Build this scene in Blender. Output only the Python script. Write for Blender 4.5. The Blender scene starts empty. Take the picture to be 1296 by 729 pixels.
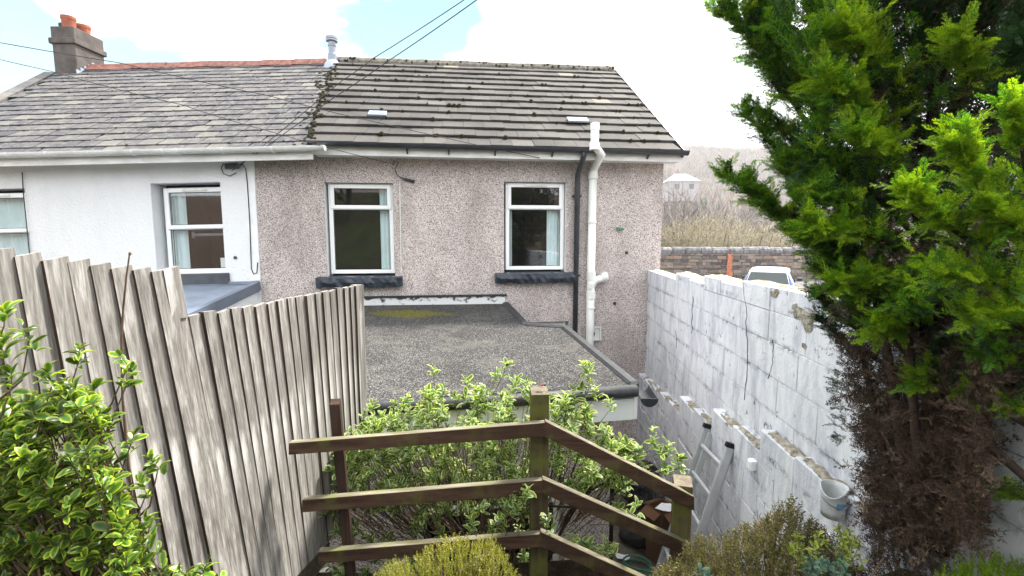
import bpy, math, random
import numpy as np
from math import radians, sin, cos, tan, atan, pi, sqrt
from mathutils import Vector, Matrix, noise as mnoise

random.seed(11)
rng = np.random.default_rng(11)
C = bpy.context.scene.collection
SC = bpy.context.scene

# ---------------------------------------------------------------- camera
TH = atan(64 / 600.0)                      # pitch below the horizon
cam_d = bpy.data.cameras.new('camera')
cam_d.sensor_width = 36.0
cam_d.lens = 36.0 * 600 / 1296
cam_d.clip_start = 0.05
cam_d.clip_end = 3000
cam = bpy.data.objects.new('camera', cam_d)
cam.location = (0, 0, 0)
cam.rotation_euler = (pi / 2 - TH, 0, 0)
C.objects.link(cam)
SC.camera = cam

# ---------------------------------------------------------------- light, sky, exposure
SUN_DIR = Vector((0.50, 0.42, 1.0)).normalized()      # towards the sun
SUN_EL = math.asin(SUN_DIR.z)
SUN_AZ = math.atan2(SUN_DIR.x, SUN_DIR.y)              # clockwise from +Y
SC.view_settings.view_transform = 'Standard'
SC.view_settings.look = 'None'
SC.view_settings.gamma = 1.0
SC.view_settings.use_curve_mapping = False
SC.view_settings.exposure = 2.45
SC.cycles.max_bounces = 8
SC.cycles.transparent_max_bounces = 12
SC.cycles.caustics_reflective = False
SC.cycles.caustics_refractive = False

sd = bpy.data.lights.new('sun', 'SUN')
sd.energy = 2.6
sd.angle = radians(8)
sd.color = (1.0, 0.95, 0.87)
so = bpy.data.objects.new('sun', sd)
so.rotation_euler = (-SUN_DIR).to_track_quat('-Z', 'Y').to_euler()
so.location = SUN_DIR * 60
C.objects.link(so)

W = bpy.data.worlds.new('World')
SC.world = W
W.use_nodes = True


def build_world():
    nt = W.node_tree
    N, L = nt.nodes, nt.links
    N.clear()
    out = N.new('ShaderNodeOutputWorld')
    bg = N.new('ShaderNodeBackground')
    bg.inputs['Strength'].default_value = 0.13
    sky = N.new('ShaderNodeTexSky')
    sky.sky_type = 'NISHITA'
    sky.sun_disc = False
    sky.sun_elevation = SUN_EL
    sky.sun_rotation = SUN_AZ
    sky.air_density = 1.0
    sky.dust_density = 1.0
    tc = N.new('ShaderNodeTexCoord')
    # broad cloud cover broken by soft gaps
    n1 = N.new('ShaderNodeTexNoise')
    n1.inputs['Scale'].default_value = 1.7
    n1.inputs['Detail'].default_value = 6
    n1.inputs['Roughness'].default_value = 0.55
    mp = N.new('ShaderNodeMapping')
    mp.inputs['Scale'].default_value = (1, 1, 1.6)
    mp.inputs['Location'].default_value = (3.1, 0.4, 0.7)
    L.new(tc.outputs['Generated'], mp.inputs['Vector'])
    L.new(mp.outputs['Vector'], n1.inputs['Vector'])
    acc = n1.outputs['Fac']
    # two known gaps in the cloud (direction, cosine of the half width, depth)
    for d, w, amt in ((ray(490, 45), 0.17, 0.85), (ray(575, 25), 0.12, 0.75), (ray(-50, 75), 0.28, 0.85), (ray(-700, -300), 0.5, 0.45), (ray(1500, -700), 0.4, 0.4)):
        dv = Vector(d).normalized()
        sub = N.new('ShaderNodeVectorMath'); sub.operation = 'DISTANCE'
        nrm = N.new('ShaderNodeVectorMath'); nrm.operation = 'NORMALIZE'
        L.new(tc.outputs['Generated'], nrm.inputs[0])
        wob = N.new('ShaderNodeTexNoise'); wob.inputs['Scale'].default_value = 7.0; wob.inputs['Detail'].default_value = 6
        L.new(mp.outputs['Vector'], wob.inputs['Vector'])
        wm = N.new('ShaderNodeVectorMath'); wm.operation = 'MULTIPLY_ADD'
        L.new(wob.outputs['Color'], wm.inputs[0])
        wm.inputs[1].default_value = (1.7 * w, 1.7 * w, 1.7 * w)
        L.new(nrm.outputs[0], wm.inputs[2])
        ws = N.new('ShaderNodeVectorMath'); ws.operation = 'SUBTRACT'
        L.new(wm.outputs[0], ws.inputs[0]); ws.inputs[1].default_value = (0.85 * w, 0.85 * w, 0.85 * w)
        L.new(ws.outputs[0], sub.inputs[0])
        sub.inputs[1].default_value = dv
        mr = N.new('ShaderNodeMapRange'); mr.interpolation_type = 'SMOOTHSTEP'
        mr.inputs['From Min'].default_value = w
        mr.inputs['From Max'].default_value = 0
        mr.inputs['To Min'].default_value = 0
        mr.inputs['To Max'].default_value = amt
        L.new(sub.outputs['Value'], mr.inputs['Value'])
        s = N.new('ShaderNodeMath'); s.operation = 'SUBTRACT'
        L.new(acc, s.inputs[0]); L.new(mr.outputs[0], s.inputs[1])
        acc = s.outputs[0]
    ramp = N.new('ShaderNodeMapRange'); ramp.interpolation_type = 'SMOOTHSTEP'
    ramp.inputs['From Min'].default_value = 0.02
    ramp.inputs['From Max'].default_value = 0.42
    L.new(acc, ramp.inputs['Value'])
    n2 = N.new('ShaderNodeTexNoise')
    n2.inputs['Scale'].default_value = 3.5
    n2.inputs['Detail'].default_value = 7
    L.new(mp.outputs['Vector'], n2.inputs['Vector'])
    cr = N.new('ShaderNodeValToRGB')
    cr.color_ramp.elements[0].position = 0.3
    cr.color_ramp.elements[0].color = (3.4, 3.5, 3.65, 1)
    cr.color_ramp.elements[1].position = 0.7
    cr.color_ramp.elements[1].color = (5.9, 5.95, 6.0, 1)
    L.new(n2.outputs['Fac'], cr.inputs['Fac'])
    mix = N.new('ShaderNodeMixRGB')
    L.new(ramp.outputs[0], mix.inputs['Fac'])
    # thin haze lifts the blue of the gaps a little
    thin = N.new('ShaderNodeMixRGB'); thin.inputs['Fac'].default_value = 0.92
    thin.inputs['Color2'].default_value = (0.30, 1.05, 1.16, 1)
    L.new(sky.outputs[0], thin.inputs['Color1'])
    L.new(thin.outputs[0], mix.inputs['Color1'])
    L.new(cr.outputs[0], mix.inputs['Color2'])
    L.new(mix.outputs[0], bg.inputs['Color'])
    L.new(bg.outputs[0], out.inputs['Surface'])


# ---------------------------------------------------------------- survey of the place (photo pixels of 1296x729 to metres)
cT, sT = cos(TH), sin(TH)


def ray(px, py):
    u = (px - 648) / 600.0
    v = (364.5 - py) / 600.0
    return (u, cT + v * sT, -sT + v * cT)


def at(px, py, Y):
    r = ray(px, py)
    t = Y / r[1]
    return Vector((r[0] * t, Y, r[2] * t))


def onplane(px, py, p, n):
    r = Vector(ray(px, py))
    return r * (Vector(p).dot(n) / r.dot(n))


def proj(p):
    d = p[1] * cT - p[2] * sT
    return (648 + 600 * p[0] / d, 364.5 - 600 * (p[2] * cT + p[1] * sT) / d)


YAW = radians(7)
HO = Vector((0, 6.6, 0))
HA = Vector((cos(YAW), sin(YAW), 0))
HB = Vector((-sin(YAW), cos(YAW), 0))
UP = Vector((0, 0, 1))


def hp(a, b, z):                       # point of the pink house: along its rear wall, behind it, up
    p = HO + HA * a + HB * b
    p.z = z
    return p


def hpix(px, py, b=0.0):
    p = onplane(px, py, HO + HB * b, HB)
    q = p - HO
    return q.dot(HA), p.z


NO = Vector((-3.292, 6.196, 0))        # neighbour's frame, its wall faces straight back
NSL = 0.022


def npt(a, b, z):
    return Vector((NO.x + a, NO.y + b, z + NSL * a))


def npix(px, py, b=0.0):
    p = at(px, py, NO.y + b)
    a = p.x - NO.x
    return a, p.z - NSL * a


build_world()

# ---------------------------------------------------------------- helpers


def new_obj(name, me, parent=None):
    o = bpy.data.objects.new(name, me)
    C.objects.link(o)
    if parent is not None:
        o.parent = parent
    return o


def wloc(o):
    v = Vector((0, 0, 0))
    while o is not None:
        v = v + Vector(o.location)
        o = o.parent
    return v


def thing(name, label, cat, loc=(0, 0, 0), group=None):
    o = new_obj(name, None)
    o.empty_display_size = 0.1
    o.location = loc
    o['label'] = label
    o['category'] = cat
    if group:
        o['group'] = group
    return o


def tag(o, label, cat, group=None):
    o['label'] = label
    o['category'] = cat
    if group:
        o['group'] = group
    return o


def struct(o):
    o['kind'] = 'structure'
    return o


class MB:
    def __init__(self):
        self.v = []
        self.f = []

    def add(self, vs, fs):
        n = len(self.v)
        self.v += [tuple(p) for p in vs]
        self.f += [tuple(i + n for i in q) for q in fs]

    def hexa(self, p):                 # 8 corners: bottom ring then top ring, counter-clockwise from above
        self.add(p, [(3, 2, 1, 0), (4, 5, 6, 7), (0, 1, 5, 4), (1, 2, 6, 5), (2, 3, 7, 6), (3, 0, 4, 7)])

    def box(self, c, s, ax=None):
        x, y, z = ax if ax else (Vector((1, 0, 0)), Vector((0, 1, 0)), UP)
        c = Vector(c)
        X, Y, Z = Vector(x) * s[0] / 2, Vector(y) * s[1] / 2, Vector(z) * s[2] / 2
        self.hexa([c - X - Y - Z, c + X - Y - Z, c + X + Y - Z, c - X + Y - Z, c - X - Y + Z, c + X - Y + Z, c + X + Y + Z, c - X + Y + Z])

    def fbox(self, fr, a0, a1, b0, b1, z0, z1):      # a box in a frame function fr(a, b, z)
        self.hexa([fr(a0, b0, z0), fr(a1, b0, z0), fr(a1, b1, z0), fr(a0, b1, z0), fr(a0, b0, z1), fr(a1, b0, z1), fr(a1, b1, z1), fr(a0, b1, z1)])

    def bar(self, p0, p1, w, h, up=UP):
        p0, p1 = Vector(p0), Vector(p1)
        d = (p1 - p0)
        L = d.length
        d.normalize()
        s = d.cross(Vector(up)).normalized()
        u = s.cross(d).normalized()
        self.box((p0 + p1) / 2, (L, w, h), (d, -s, u))

    def tube(self, pts, r, n=8, cap=True):
        pts = [Vector(p) for p in pts]
        if not hasattr(r, '__len__'):
            r = [r] * len(pts)
        rings = []
        prev = None
        for i, p in enumerate(pts):
            d = (pts[min(i + 1, len(pts) - 1)] - pts[max(i - 1, 0)])
            if d.length < 1e-9:
                d = Vector((0, 0, 1))
            d.normalize()
            if prev is None:
                a = Vector((0, 0, 1)) if abs(d.z) < 0.9 else Vector((1, 0, 0))
                u = d.cross(a).normalized()
            else:
                u = (prev - d * prev.dot(d))
                u = u.normalized() if u.length > 1e-6 else d.orthogonal().normalized()
            prev = u
            w = d.cross(u)
            rings.append([p + (u * cos(2 * pi * k / n) + w * sin(2 * pi * k / n)) * r[i] for k in range(n)])
        vs = [q for g in rings for q in g]
        fs = []
        for i in range(len(rings) - 1):
            for k in range(n):
                a, b = i * n + k, i * n + (k + 1) % n
                fs.append((a, b, b + n, a + n))
        if cap:
            fs.append(tuple(range(n))[::-1])
            fs.append(tuple((len(rings) - 1) * n + k for k in range(n)))
        self.add(vs, fs)

    def lathe(self, base, prof, n=20, ax=None):      # prof: (radius, height) pairs
        x, y, z = ax if ax else (Vector((1, 0, 0)), Vector((0, 1, 0)), UP)
        base = Vector(base)
        vs, fs = [], []
        for r, h in prof:
            for k in range(n):
                vs.append(base + (x * cos(2 * pi * k / n) + y * sin(2 * pi * k / n)) * r + z * h)
        for i in range(len(prof) - 1):
            for k in range(n):
                a, b = i * n + k, i * n + (k + 1) % n
                fs.append((a, b, b + n, a + n))
        self.add(vs, fs)

    def prism(self, ring0, ring1):
        n = len(ring0)
        fs = [tuple(range(n))[::-1], tuple(range(n, 2 * n))]
        for k in range(n):
            fs.append((k, (k + 1) % n, n + (k + 1) % n, n + k))
        self.add(list(ring0) + list(ring1), fs)

    def mesh(self, name, mat, off=Vector((0, 0, 0)), smooth=False):
        me = bpy.data.meshes.new(name)
        me.from_pydata([(p[0] - off[0], p[1] - off[1], p[2] - off[2]) for p in self.v], [], self.f)
        me.validate()
        if mat:
            me.materials.append(mat)
        if smooth:
            me.polygons.foreach_set('use_smooth', [True] * len(me.polygons))
        me.update()
        return me

    def build(self, name, mat, parent=None, smooth=False, bevel=0, seg=1):
        off = wloc(parent) if parent else Vector((0, 0, 0))
        o = new_obj(name, self.mesh(name, mat, off, smooth), parent)
        if bevel:
            b = o.modifiers.new('bevel', 'BEVEL')
            b.width = bevel
            b.segments = seg
            b.limit_method = 'ANGLE'
        return o


def mesh_np(name, V, F, mat, attr=None):
    me = bpy.data.meshes.new(name)
    V = np.asarray(V, np.float32)
    F = np.asarray(F, np.int32)
    k = F.shape[1]
    me.vertices.add(len(V))
    me.vertices.foreach_set('co', V.ravel())
    me.loops.add(F.size)
    me.loops.foreach_set('vertex_index', F.ravel())
    me.polygons.add(len(F))
    me.polygons.foreach_set('loop_start', np.arange(0, F.size, k, dtype=np.int32))
    me.update(calc_edges=True)
    me.validate()
    if attr is not None:
        for nm, val in attr.items():
            a = me.attributes.new(nm, 'FLOAT', 'POINT')
            a.data.foreach_set('value', np.asarray(val, np.float32))
    if mat:
        me.materials.append(mat)
    return me


def scatter(base, R, T):
    """base (V,F); R (n,3,3); T (n,3) -> joined arrays"""
    V, F = base
    n = len(T)
    W_ = np.einsum('nij,vj->nvi', R, V) + T[:, None, :]
    F_ = F[None] + (np.arange(n) * len(V))[:, None, None]
    return W_.reshape(-1, 3), F_.reshape(-1, F.shape[1])


def frames(D, roll=None, scale=None, up=None):
    """rotation matrices whose local Y looks along D (n,3), rolled at random"""
    D = D / np.maximum(np.linalg.norm(D, axis=1, keepdims=True), 1e-9)
    n = len(D)
    ref = np.tile(np.array([0, 0, 1.0]), (n, 1)) if up is None else up
    X = np.cross(D, ref)
    bad = np.linalg.norm(X, axis=1) < 1e-3
    X[bad] = np.array([1.0, 0, 0])
    X /= np.linalg.norm(X, axis=1, keepdims=True)
    Z = np.cross(X, D)
    if roll is not None:
        c, s = np.cos(roll)[:, None], np.sin(roll)[:, None]
        X, Z = X * c + Z * s, Z * c - X * s
    R = np.stack([X, D, Z], axis=2)
    if scale is not None:
        R = R * np.asarray(scale)[:, None, None]
    return R


# ---------------------------------------------------------------- materials
class NT:
    def __init__(self, name):
        self.m = bpy.data.materials.new(name)
        self.m.use_nodes = True
        self.n = self.m.node_tree.nodes
        self.l = self.m.node_tree.links
        self.b = self.n['Principled BSDF']
        self.out = self.n['Material Output']
        self.tc = self.n.new('ShaderNodeTexCoord')

    def vec(self, scale=(1, 1, 1), src='Object', rot=(0, 0, 0)):
        mp = self.n.new('ShaderNodeMapping')
        mp.inputs['Scale'].default_value = scale
        mp.inputs['Rotation'].default_value = rot
        self.l.new(self.tc.outputs[src], mp.inputs['Vector'])
        return mp.outputs[0]

    def noise(self, scale, detail=4, rough=0.55, vec=None, dist=0.0):
        t = self.n.new('ShaderNodeTexNoise')
        t.inputs['Scale'].default_value = scale
        t.inputs['Detail'].default_value = detail
        t.inputs['Roughness'].default_value = rough
        t.inputs['Distortion'].default_value = dist
        self.l.new(vec if vec else self.tc.outputs['Object'], t.inputs['Vector'])
        return t.outputs['Fac']

    def voro(self, scale, feature='F1', out='Color', vec=None):
        t = self.n.new('ShaderNodeTexVoronoi')
        t.feature = feature
        t.inputs['Scale'].default_value = scale
        self.l.new(vec if vec else self.tc.outputs['Object'], t.inputs['Vector'])
        return t.outputs[out]

    def ramp(self, fac, stops, interp='LINEAR'):
        r = self.n.new('ShaderNodeValToRGB')
        r.color_ramp.interpolation = interp
        e = r.color_ramp.elements
        while len(e) < len(stops):
            e.new(0.5)
        for k, (p, c) in enumerate(stops):
            e[k].position = p
            c = (c, c, c) if not hasattr(c, '__len__') else c
            e[k].color = (*c, 1)
        self.l.new(fac, r.inputs['Fac'])
        return r.outputs[0]

    def mix(self, fac, a, b, mode='MIX'):
        m = self.n.new('ShaderNodeMixRGB')
        m.blend_type = mode
        for k, x in (('Fac', fac), ('Color1', a), ('Color2', b)):
            if isinstance(x, (int, float)):
                m.inputs[k].default_value = x if k == 'Fac' else (x, x, x, 1)
            elif isinstance(x, tuple):
                m.inputs[k].default_value = (*x, 1)
            else:
                self.l.new(x, m.inputs[k])
        return m.outputs[0]

    def math(self, op, a, b):
        m = self.n.new('ShaderNodeMath')
        m.operation = op
        for k, x in ((0, a), (1, b)):
            if isinstance(x, (int, float)):
                m.inputs[k].default_value = x
            else:
                self.l.new(x, m.inputs[k])
        return m.outputs[0]

    def rand(self):                    # one number per object
        o = self.n.new('ShaderNodeObjectInfo')
        return o.outputs['Random']

    def island(self):
        g = self.n.new('ShaderNodeNewGeometry')
        return g.outputs['Random Per Island']

    def attr(self, name):
        a = self.n.new('ShaderNodeAttribute')
        a.attribute_name = name
        return a.outputs['Fac']

    def bump(self, h, strength=0.3, dist=0.01):
        b = self.n.new('ShaderNodeBump')
        b.inputs['Strength'].default_value = strength
        b.inputs['Distance'].default_value = dist
        self.l.new(h, b.inputs['Height'])
        self.l.new(b.outputs[0], self.b.inputs['Normal'])
        return b.outputs[0]

    def fin(self, col, rough=0.8, spec=0.3, metal=0.0):
        if isinstance(col, tuple):
            self.b.inputs['Base Color'].default_value = (*col, 1)
        else:
            self.l.new(col, self.b.inputs['Base Color'])
        if isinstance(rough, (int, float)):
            self.b.inputs['Roughness'].default_value = rough
        else:
            self.l.new(rough, self.b.inputs['Roughness'])
        self.b.inputs['Specular IOR Level'].default_value = spec
        self.b.inputs['Metallic'].default_value = metal
        return self.m

    def leafy(self, col, trans=0.4, rough=0.45, spec=0.4):
        """principled mixed with light passing through the blade"""
        self.fin(col, rough, spec)
        t = self.n.new('ShaderNodeBsdfTranslucent')
        if isinstance(col, tuple):
            t.inputs['Color'].default_value = (*col, 1)
        else:
            self.l.new(self.mix(1.0, col, (1.25, 1.25, 0.75), 'MULTIPLY'), t.inputs['Color'])
        m = self.n.new('ShaderNodeMixShader')
        m.inputs['Fac'].default_value = trans
        self.l.new(self.b.outputs[0], m.inputs[1])
        self.l.new(t.outputs[0], m.inputs[2])
        self.l.new(m.outputs[0], self.out.inputs['Surface'])
        return self.m


M = {}


def simple(name, col, rough=0.6, spec=0.4, metal=0.0, var=0.12, scale=6):
    t = NT(name)
    n = t.noise(scale, 5)
    lo = tuple(c * (1 - var) for c in col)
    hi = tuple(min(1, c * (1 + var)) for c in col)
    M[name] = t.fin(t.ramp(n, [(0.3, lo), (0.7, hi)]), rough, spec, metal)
    return M[name]


# pebbledash: pink, brown and white chips
t = NT('pebbledash')
sep = t.n.new('ShaderNodeSeparateColor')
t.l.new(t.voro(160), sep.inputs[0])
chips = t.ramp(sep.outputs[0], [(0.0, (0.05, 0.032, 0.03)), (0.15, (0.17, 0.12, 0.11)), (0.32, (0.42, 0.36, 0.34)), (0.5, (0.58, 0.52, 0.495)), (0.7, (0.69, 0.64, 0.62)), (0.86, (0.84, 0.81, 0.80)), (1.0, (0.46, 0.36, 0.33))])
big = t.noise(1.1, 5)
stain = t.noise(3.0, 6, 0.6, t.vec((1, 1, 0.35)))
col = t.mix(0.8, chips, t.ramp(big, [(0.3, (0.74, 0.73, 0.73)), (0.7, (1.1, 1.09, 1.08))]), 'MULTIPLY')
col = t.mix(t.ramp(stain, [(0.48, 0.0), (0.70, 0.45)]), col, (0.24, 0.205, 0.185))
t.bump(t.voro(160, 'F1', 'Distance'), 0.5, 0.008)
M['pebble'] = t.fin(col, 0.9, 0.2)

t = NT('white_render')
n = t.noise(26, 4, 0.6)
st = t.noise(2.2, 6, 0.65, t.vec((1, 1, 0.3)))
col = t.mix(t.ramp(st, [(0.5, 0.0), (0.8, 0.30)]), (0.77, 0.79, 0.805), (0.50, 0.52, 0.53))
t.bump(t.math('ADD', n, t.noise(70, 3)), 0.6, 0.025)
M['render'] = t.fin(col, 0.85, 0.25)

t = NT('smooth_white')
st = t.noise(3, 6, 0.6)
M['smoothwhite'] = t.fin(t.ramp(st, [(0.35, (0.66, 0.68, 0.69)), (0.65, (0.82, 0.83, 0.83))]), 0.75, 0.3)

t = NT('upvc')
st = t.noise(4, 5)
M['upvc'] = t.fin(t.ramp(st, [(0.3, (0.80, 0.82, 0.83)), (0.7, (0.88, 0.89, 0.89))]), 0.32, 0.5)

t = NT('fascia_white')
st = t.noise(3, 6, 0.65, t.vec((1, 1, 3)))
M['fascia'] = t.fin(t.ramp(st, [(0.3, (0.55, 0.56, 0.54)), (0.62, (0.8, 0.81, 0.80))]), 0.45, 0.4)

t = NT('dirty_white_plastic')
st = t.noise(5, 6, 0.65, t.vec((1, 1, 0.5)))
M['pipe'] = t.fin(t.ramp(st, [(0.3, (0.56, 0.57, 0.52)), (0.6, (0.78, 0.79, 0.76))]), 0.4, 0.45)

t = NT('black_plastic')
st = t.noise(8, 5)
M['black'] = t.fin(t.ramp(st, [(0.3, (0.012, 0.014, 0.018)), (0.7, (0.03, 0.034, 0.042))]), 0.38, 0.5)

# slate roof
t = NT('slate')
rn = t.rand()
base = t.ramp(rn, [(0.0, (0.034, 0.034, 0.040)), (0.3, (0.048, 0.046, 0.052)), (0.6, (0.060, 0.057, 0.060)), (0.85, (0.078, 0.074, 0.072)), (1.0, (0.125, 0.118, 0.106))])
lich = t.noise(9, 6, 0.7, t.vec((1, 1, 1), 'Object'))
g = t.n.new('ShaderNodeNewGeometry')
pos = t.n.new('ShaderNodeMapping')
t.l.new(g.outputs['Position'], pos.inputs[0])
big = t.noise(0.9, 5, 0.6, pos.outputs[0])
fine = t.noise(14, 6, 0.7, pos.outputs[0])
col = t.mix(t.ramp(fine, [(0.48, 0.0), (0.62, 0.55)]), base, (0.17, 0.16, 0.14))
col = t.mix(t.ramp(big, [(0.55, 0.0), (0.75, 0.25)]), col, (0.085, 0.08, 0.06))
m2 = t.noise(5, 6, 0.7, pos.outputs[0])
col = t.mix(t.ramp(m2, [(0.66, 0.0), (0.74, 0.7)]), col, (0.15, 0.14, 0.05))
t.bump(t.noise(60, 4, 0.6, pos.outputs[0]), 0.25, 0.004)
M['slate'] = t.fin(col, 0.7, 0.3)

t = NT('slate_many')
rn = t.island()
col = t.ramp(rn, [(0.0, (0.034, 0.034, 0.040)), (0.3, (0.048, 0.046, 0.052)), (0.6, (0.060, 0.057, 0.060)), (0.85, (0.078, 0.074, 0.072)), (1.0, (0.125, 0.118, 0.106))])
M['slate_many'] = t.fin(col, 0.7, 0.3)

t = NT('concrete_tile')
rn = t.rand()
g = t.n.new('ShaderNodeNewGeometry')
base = t.ramp(rn, [(0.0, (0.038, 0.035, 0.034)), (0.5, (0.052, 0.048, 0.046)), (0.9, (0.072, 0.066, 0.062)), (0.975, (0.095, 0.087, 0.08)), (1.0, (0.24, 0.21, 0.165))])
fine = t.noise(30, 6, 0.7, g.outputs['Position'])
big = t.noise(1.3, 5, 0.6, g.outputs['Position'])
col = t.mix(t.ramp(fine, [(0.35, 0.5), (0.6, 0.0)]), base, (0.028, 0.026, 0.024))
col = t.mix(t.ramp(big, [(0.4, 0.0), (0.7, 0.5)]), col, (0.115, 0.107, 0.097))
spots = t.noise(16, 3, 0.5, g.outputs['Position'])
col = t.mix(t.ramp(spots, [(0.66, 0.0), (0.70, 0.85)]), col, (0.03, 0.03, 0.02))
t.bump(fine, 0.4, 0.006)
M['tile'] = t.fin(col, 0.85, 0.2)

t = NT('moss')
n = t.noise(30, 5)
t.bump(n, 0.8, 0.01)
M['moss'] = t.fin(t.ramp(n, [(0.3, (0.012, 0.011, 0.007)), (0.6, (0.030, 0.026, 0.011)), (0.85, (0.075, 0.068, 0.02))]), 0.95, 0.1)

t = NT('terracotta_ridge')
n = t.noise(12, 6, 0.65)
col = t.ramp(n, [(0.3, (0.05, 0.03, 0.025)), (0.5, (0.15, 0.062, 0.05)), (0.75, (0.23, 0.11, 0.09))])
M['ridge'] = t.fin(col, 0.85, 0.2)
simple('terracotta_pot', (0.30, 0.095, 0.055), 0.8, 0.2, var=0.25)
simple('chimney_render', (0.085, 0.074, 0.068), 0.9, 0.2, var=0.4, scale=5)
simple('lead', (0.26, 0.30, 0.37), 0.5, 0.4, var=0.2)
simple('galvanised', (0.22, 0.24, 0.28), 0.42, 0.5, 0.5)
simple('aluminium', (0.55, 0.57, 0.58), 0.45, 0.5, 0.35, var=0.12)
simple('painted_sill', (0.020, 0.028, 0.042), 0.5, 0.45, var=0.5, scale=20)
simple('dark_sill', (0.07, 0.075, 0.085), 0.7, 0.3, var=0.3)
simple('room_dark', (0.035, 0.016, 0.012), 0.9, 0.1)
simple('room_brown', (0.030, 0.027, 0.027), 0.9, 0.1)
simple('curtain', (0.80, 0.90, 0.93), 0.8, 0.2, var=0.06)
simple('net_curtain', (0.50, 0.52, 0.50), 0.9, 0.1)
simple('ridge_mortar', (0.20, 0.185, 0.16), 0.95, 0.1, var=0.5, scale=14)
simple('cable', (0.03, 0.03, 0.04), 0.6, 0.3)
simple('thin_cable', (0.16, 0.17, 0.20), 0.6, 0.3)
simple('rubber', (0.012, 0.012, 0.013), 0.7, 0.3)
simple('cardboard', (0.14, 0.075, 0.04), 0.9, 0.1)
simple('paper_white', (0.8, 0.8, 0.8), 0.8, 0.2)
simple('hose_green', (0.03, 0.16, 0.10), 0.5, 0.4)
simple('grp_grey', (0.20, 0.235, 0.30), 0.42, 0.45, var=0.3, scale=3)
simple('grp_edge', (0.12, 0.145, 0.19), 0.45, 0.45)
simple('bark', (0.040, 0.027, 0.021), 0.95, 0.1, var=0.4, scale=20)
simple('twig', (0.11, 0.075, 0.05), 0.9, 0.1, var=0.4, scale=20)
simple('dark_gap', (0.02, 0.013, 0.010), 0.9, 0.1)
simple('roof_deck', (0.018, 0.017, 0.016), 0.9, 0.1)
simple('dirtyroof', (0.34, 0.32, 0.32), 0.8, 0.2)
simple('dead_leaf', (0.10, 0.045, 0.03), 0.8, 0.2, var=0.4)

# glass: clear pane with a mirror film
t = NT('glass')
fr = t.n.new('ShaderNodeLayerWeight')
gl = t.n.new('ShaderNodeBsdfGlossy'); gl.inputs['Roughness'].default_value = 0.02
tr = t.n.new('ShaderNodeBsdfTransparent'); tr.inputs['Color'].default_value = (0.95, 0.98, 0.98, 1)
mx = t.n.new('ShaderNodeMixShader')
fa = t.math('ADD', t.math('MULTIPLY', t.math('POWER', fr.outputs['Facing'], 5), 0.9), 0.095)
t.l.new(fa, mx.inputs['Fac']); t.l.new(tr.outputs[0], mx.inputs[1]); t.l.new(gl.outputs[0], mx.inputs[2])
t.l.new(mx.outputs[0], t.out.inputs['Surface'])
M['glass'] = t.m

t = NT('dark_glass')
M['darkglass'] = t.fin((0.02, 0.03, 0.03), 0.06, 0.6)

# felt roof: mineral chips
t = NT('mineral_felt')
sep = t.n.new('ShaderNodeSeparateColor')
t.l.new(t.voro(150), sep.inputs[0])
chips = t.ramp(sep.outputs[0], [(0.0, (0.006, 0.006, 0.007)), (0.4, (0.022, 0.0215, 0.022)), (0.7, (0.055, 0.053, 0.052)), (0.9, (0.115, 0.11, 0.105)), (1.0, (0.26, 0.25, 0.235))])
wear = t.noise(1.6, 6, 0.6)
col = t.mix(0.85, chips, t.ramp(wear, [(0.3, 0.5), (0.7, 1.2)]), 'MULTIPLY')
pud = t.noise(2.6, 3, 0.5)
col = t.mix(t.ramp(pud, [(0.56, 0.0), (0.60, 0.35), (0.66, 0.15), (0.7, 0.0)]), col, (0.11, 0.105, 0.09))
g = t.noise(5, 6, 0.7)
# a strip of moss near the wall (its own shape, in the roof's own coordinates)
sx = t.n.new('ShaderNodeSeparateXYZ'); t.l.new(t.tc.outputs['Object'], sx.inputs[0])
dx = t.math('ABSOLUTE', t.math('ADD', sx.outputs['X'], 1.30), 0)
dy = t.math('ABSOLUTE', t.math('ADD', sx.outputs['Y'], -1.10), 0)
el = t.math('ADD', t.math('MULTIPLY', dx, 1.0), t.math('MULTIPLY', dy, 2.6))
mk_ = t.math('SUBTRACT', t.math('ADD', g, 0.42), el)
mfac = t.ramp(mk_, [(0.18, 0.0), (0.40, 0.95)])
mossc = t.ramp(t.noise(40, 5), [(0.3, (0.025, 0.025, 0.006)), (0.7, (0.15, 0.135, 0.012))])
col = t.mix(mfac, col, mossc)
t.bump(t.voro(150, 'F1', 'Distance'), 0.5, 0.008)
M['felt'] = t.fin(col, 0.9, 0.25)

t = NT('felt_edge')
n = t.noise(22, 6, 0.7)
M['feltedge'] = t.fin(t.ramp(n, [(0.35, (0.010, 0.011, 0.013)), (0.6, (0.03, 0.032, 0.036)), (0.85, (0.14, 0.14, 0.14))]), 0.6, 0.4)

t = NT('flashing_paint')
n = t.noise(9, 7, 0.72, t.vec((1, 1, 1.6)))
sz = t.n.new('ShaderNodeSeparateXYZ'); t.l.new(t.tc.outputs['Object'], sz.inputs[0])
h = t.math('MULTIPLY', t.math('ADD', sz.outputs['Z'], -2.555), 1.6)
M['flash'] = t.fin(t.ramp(t.math('ADD', n, h), [(0.50, (0.62, 0.63, 0.63)), (0.57, (0.05, 0.055, 0.065)), (1.0, (0.03, 0.034, 0.042))]), 0.6, 0.4)

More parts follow.
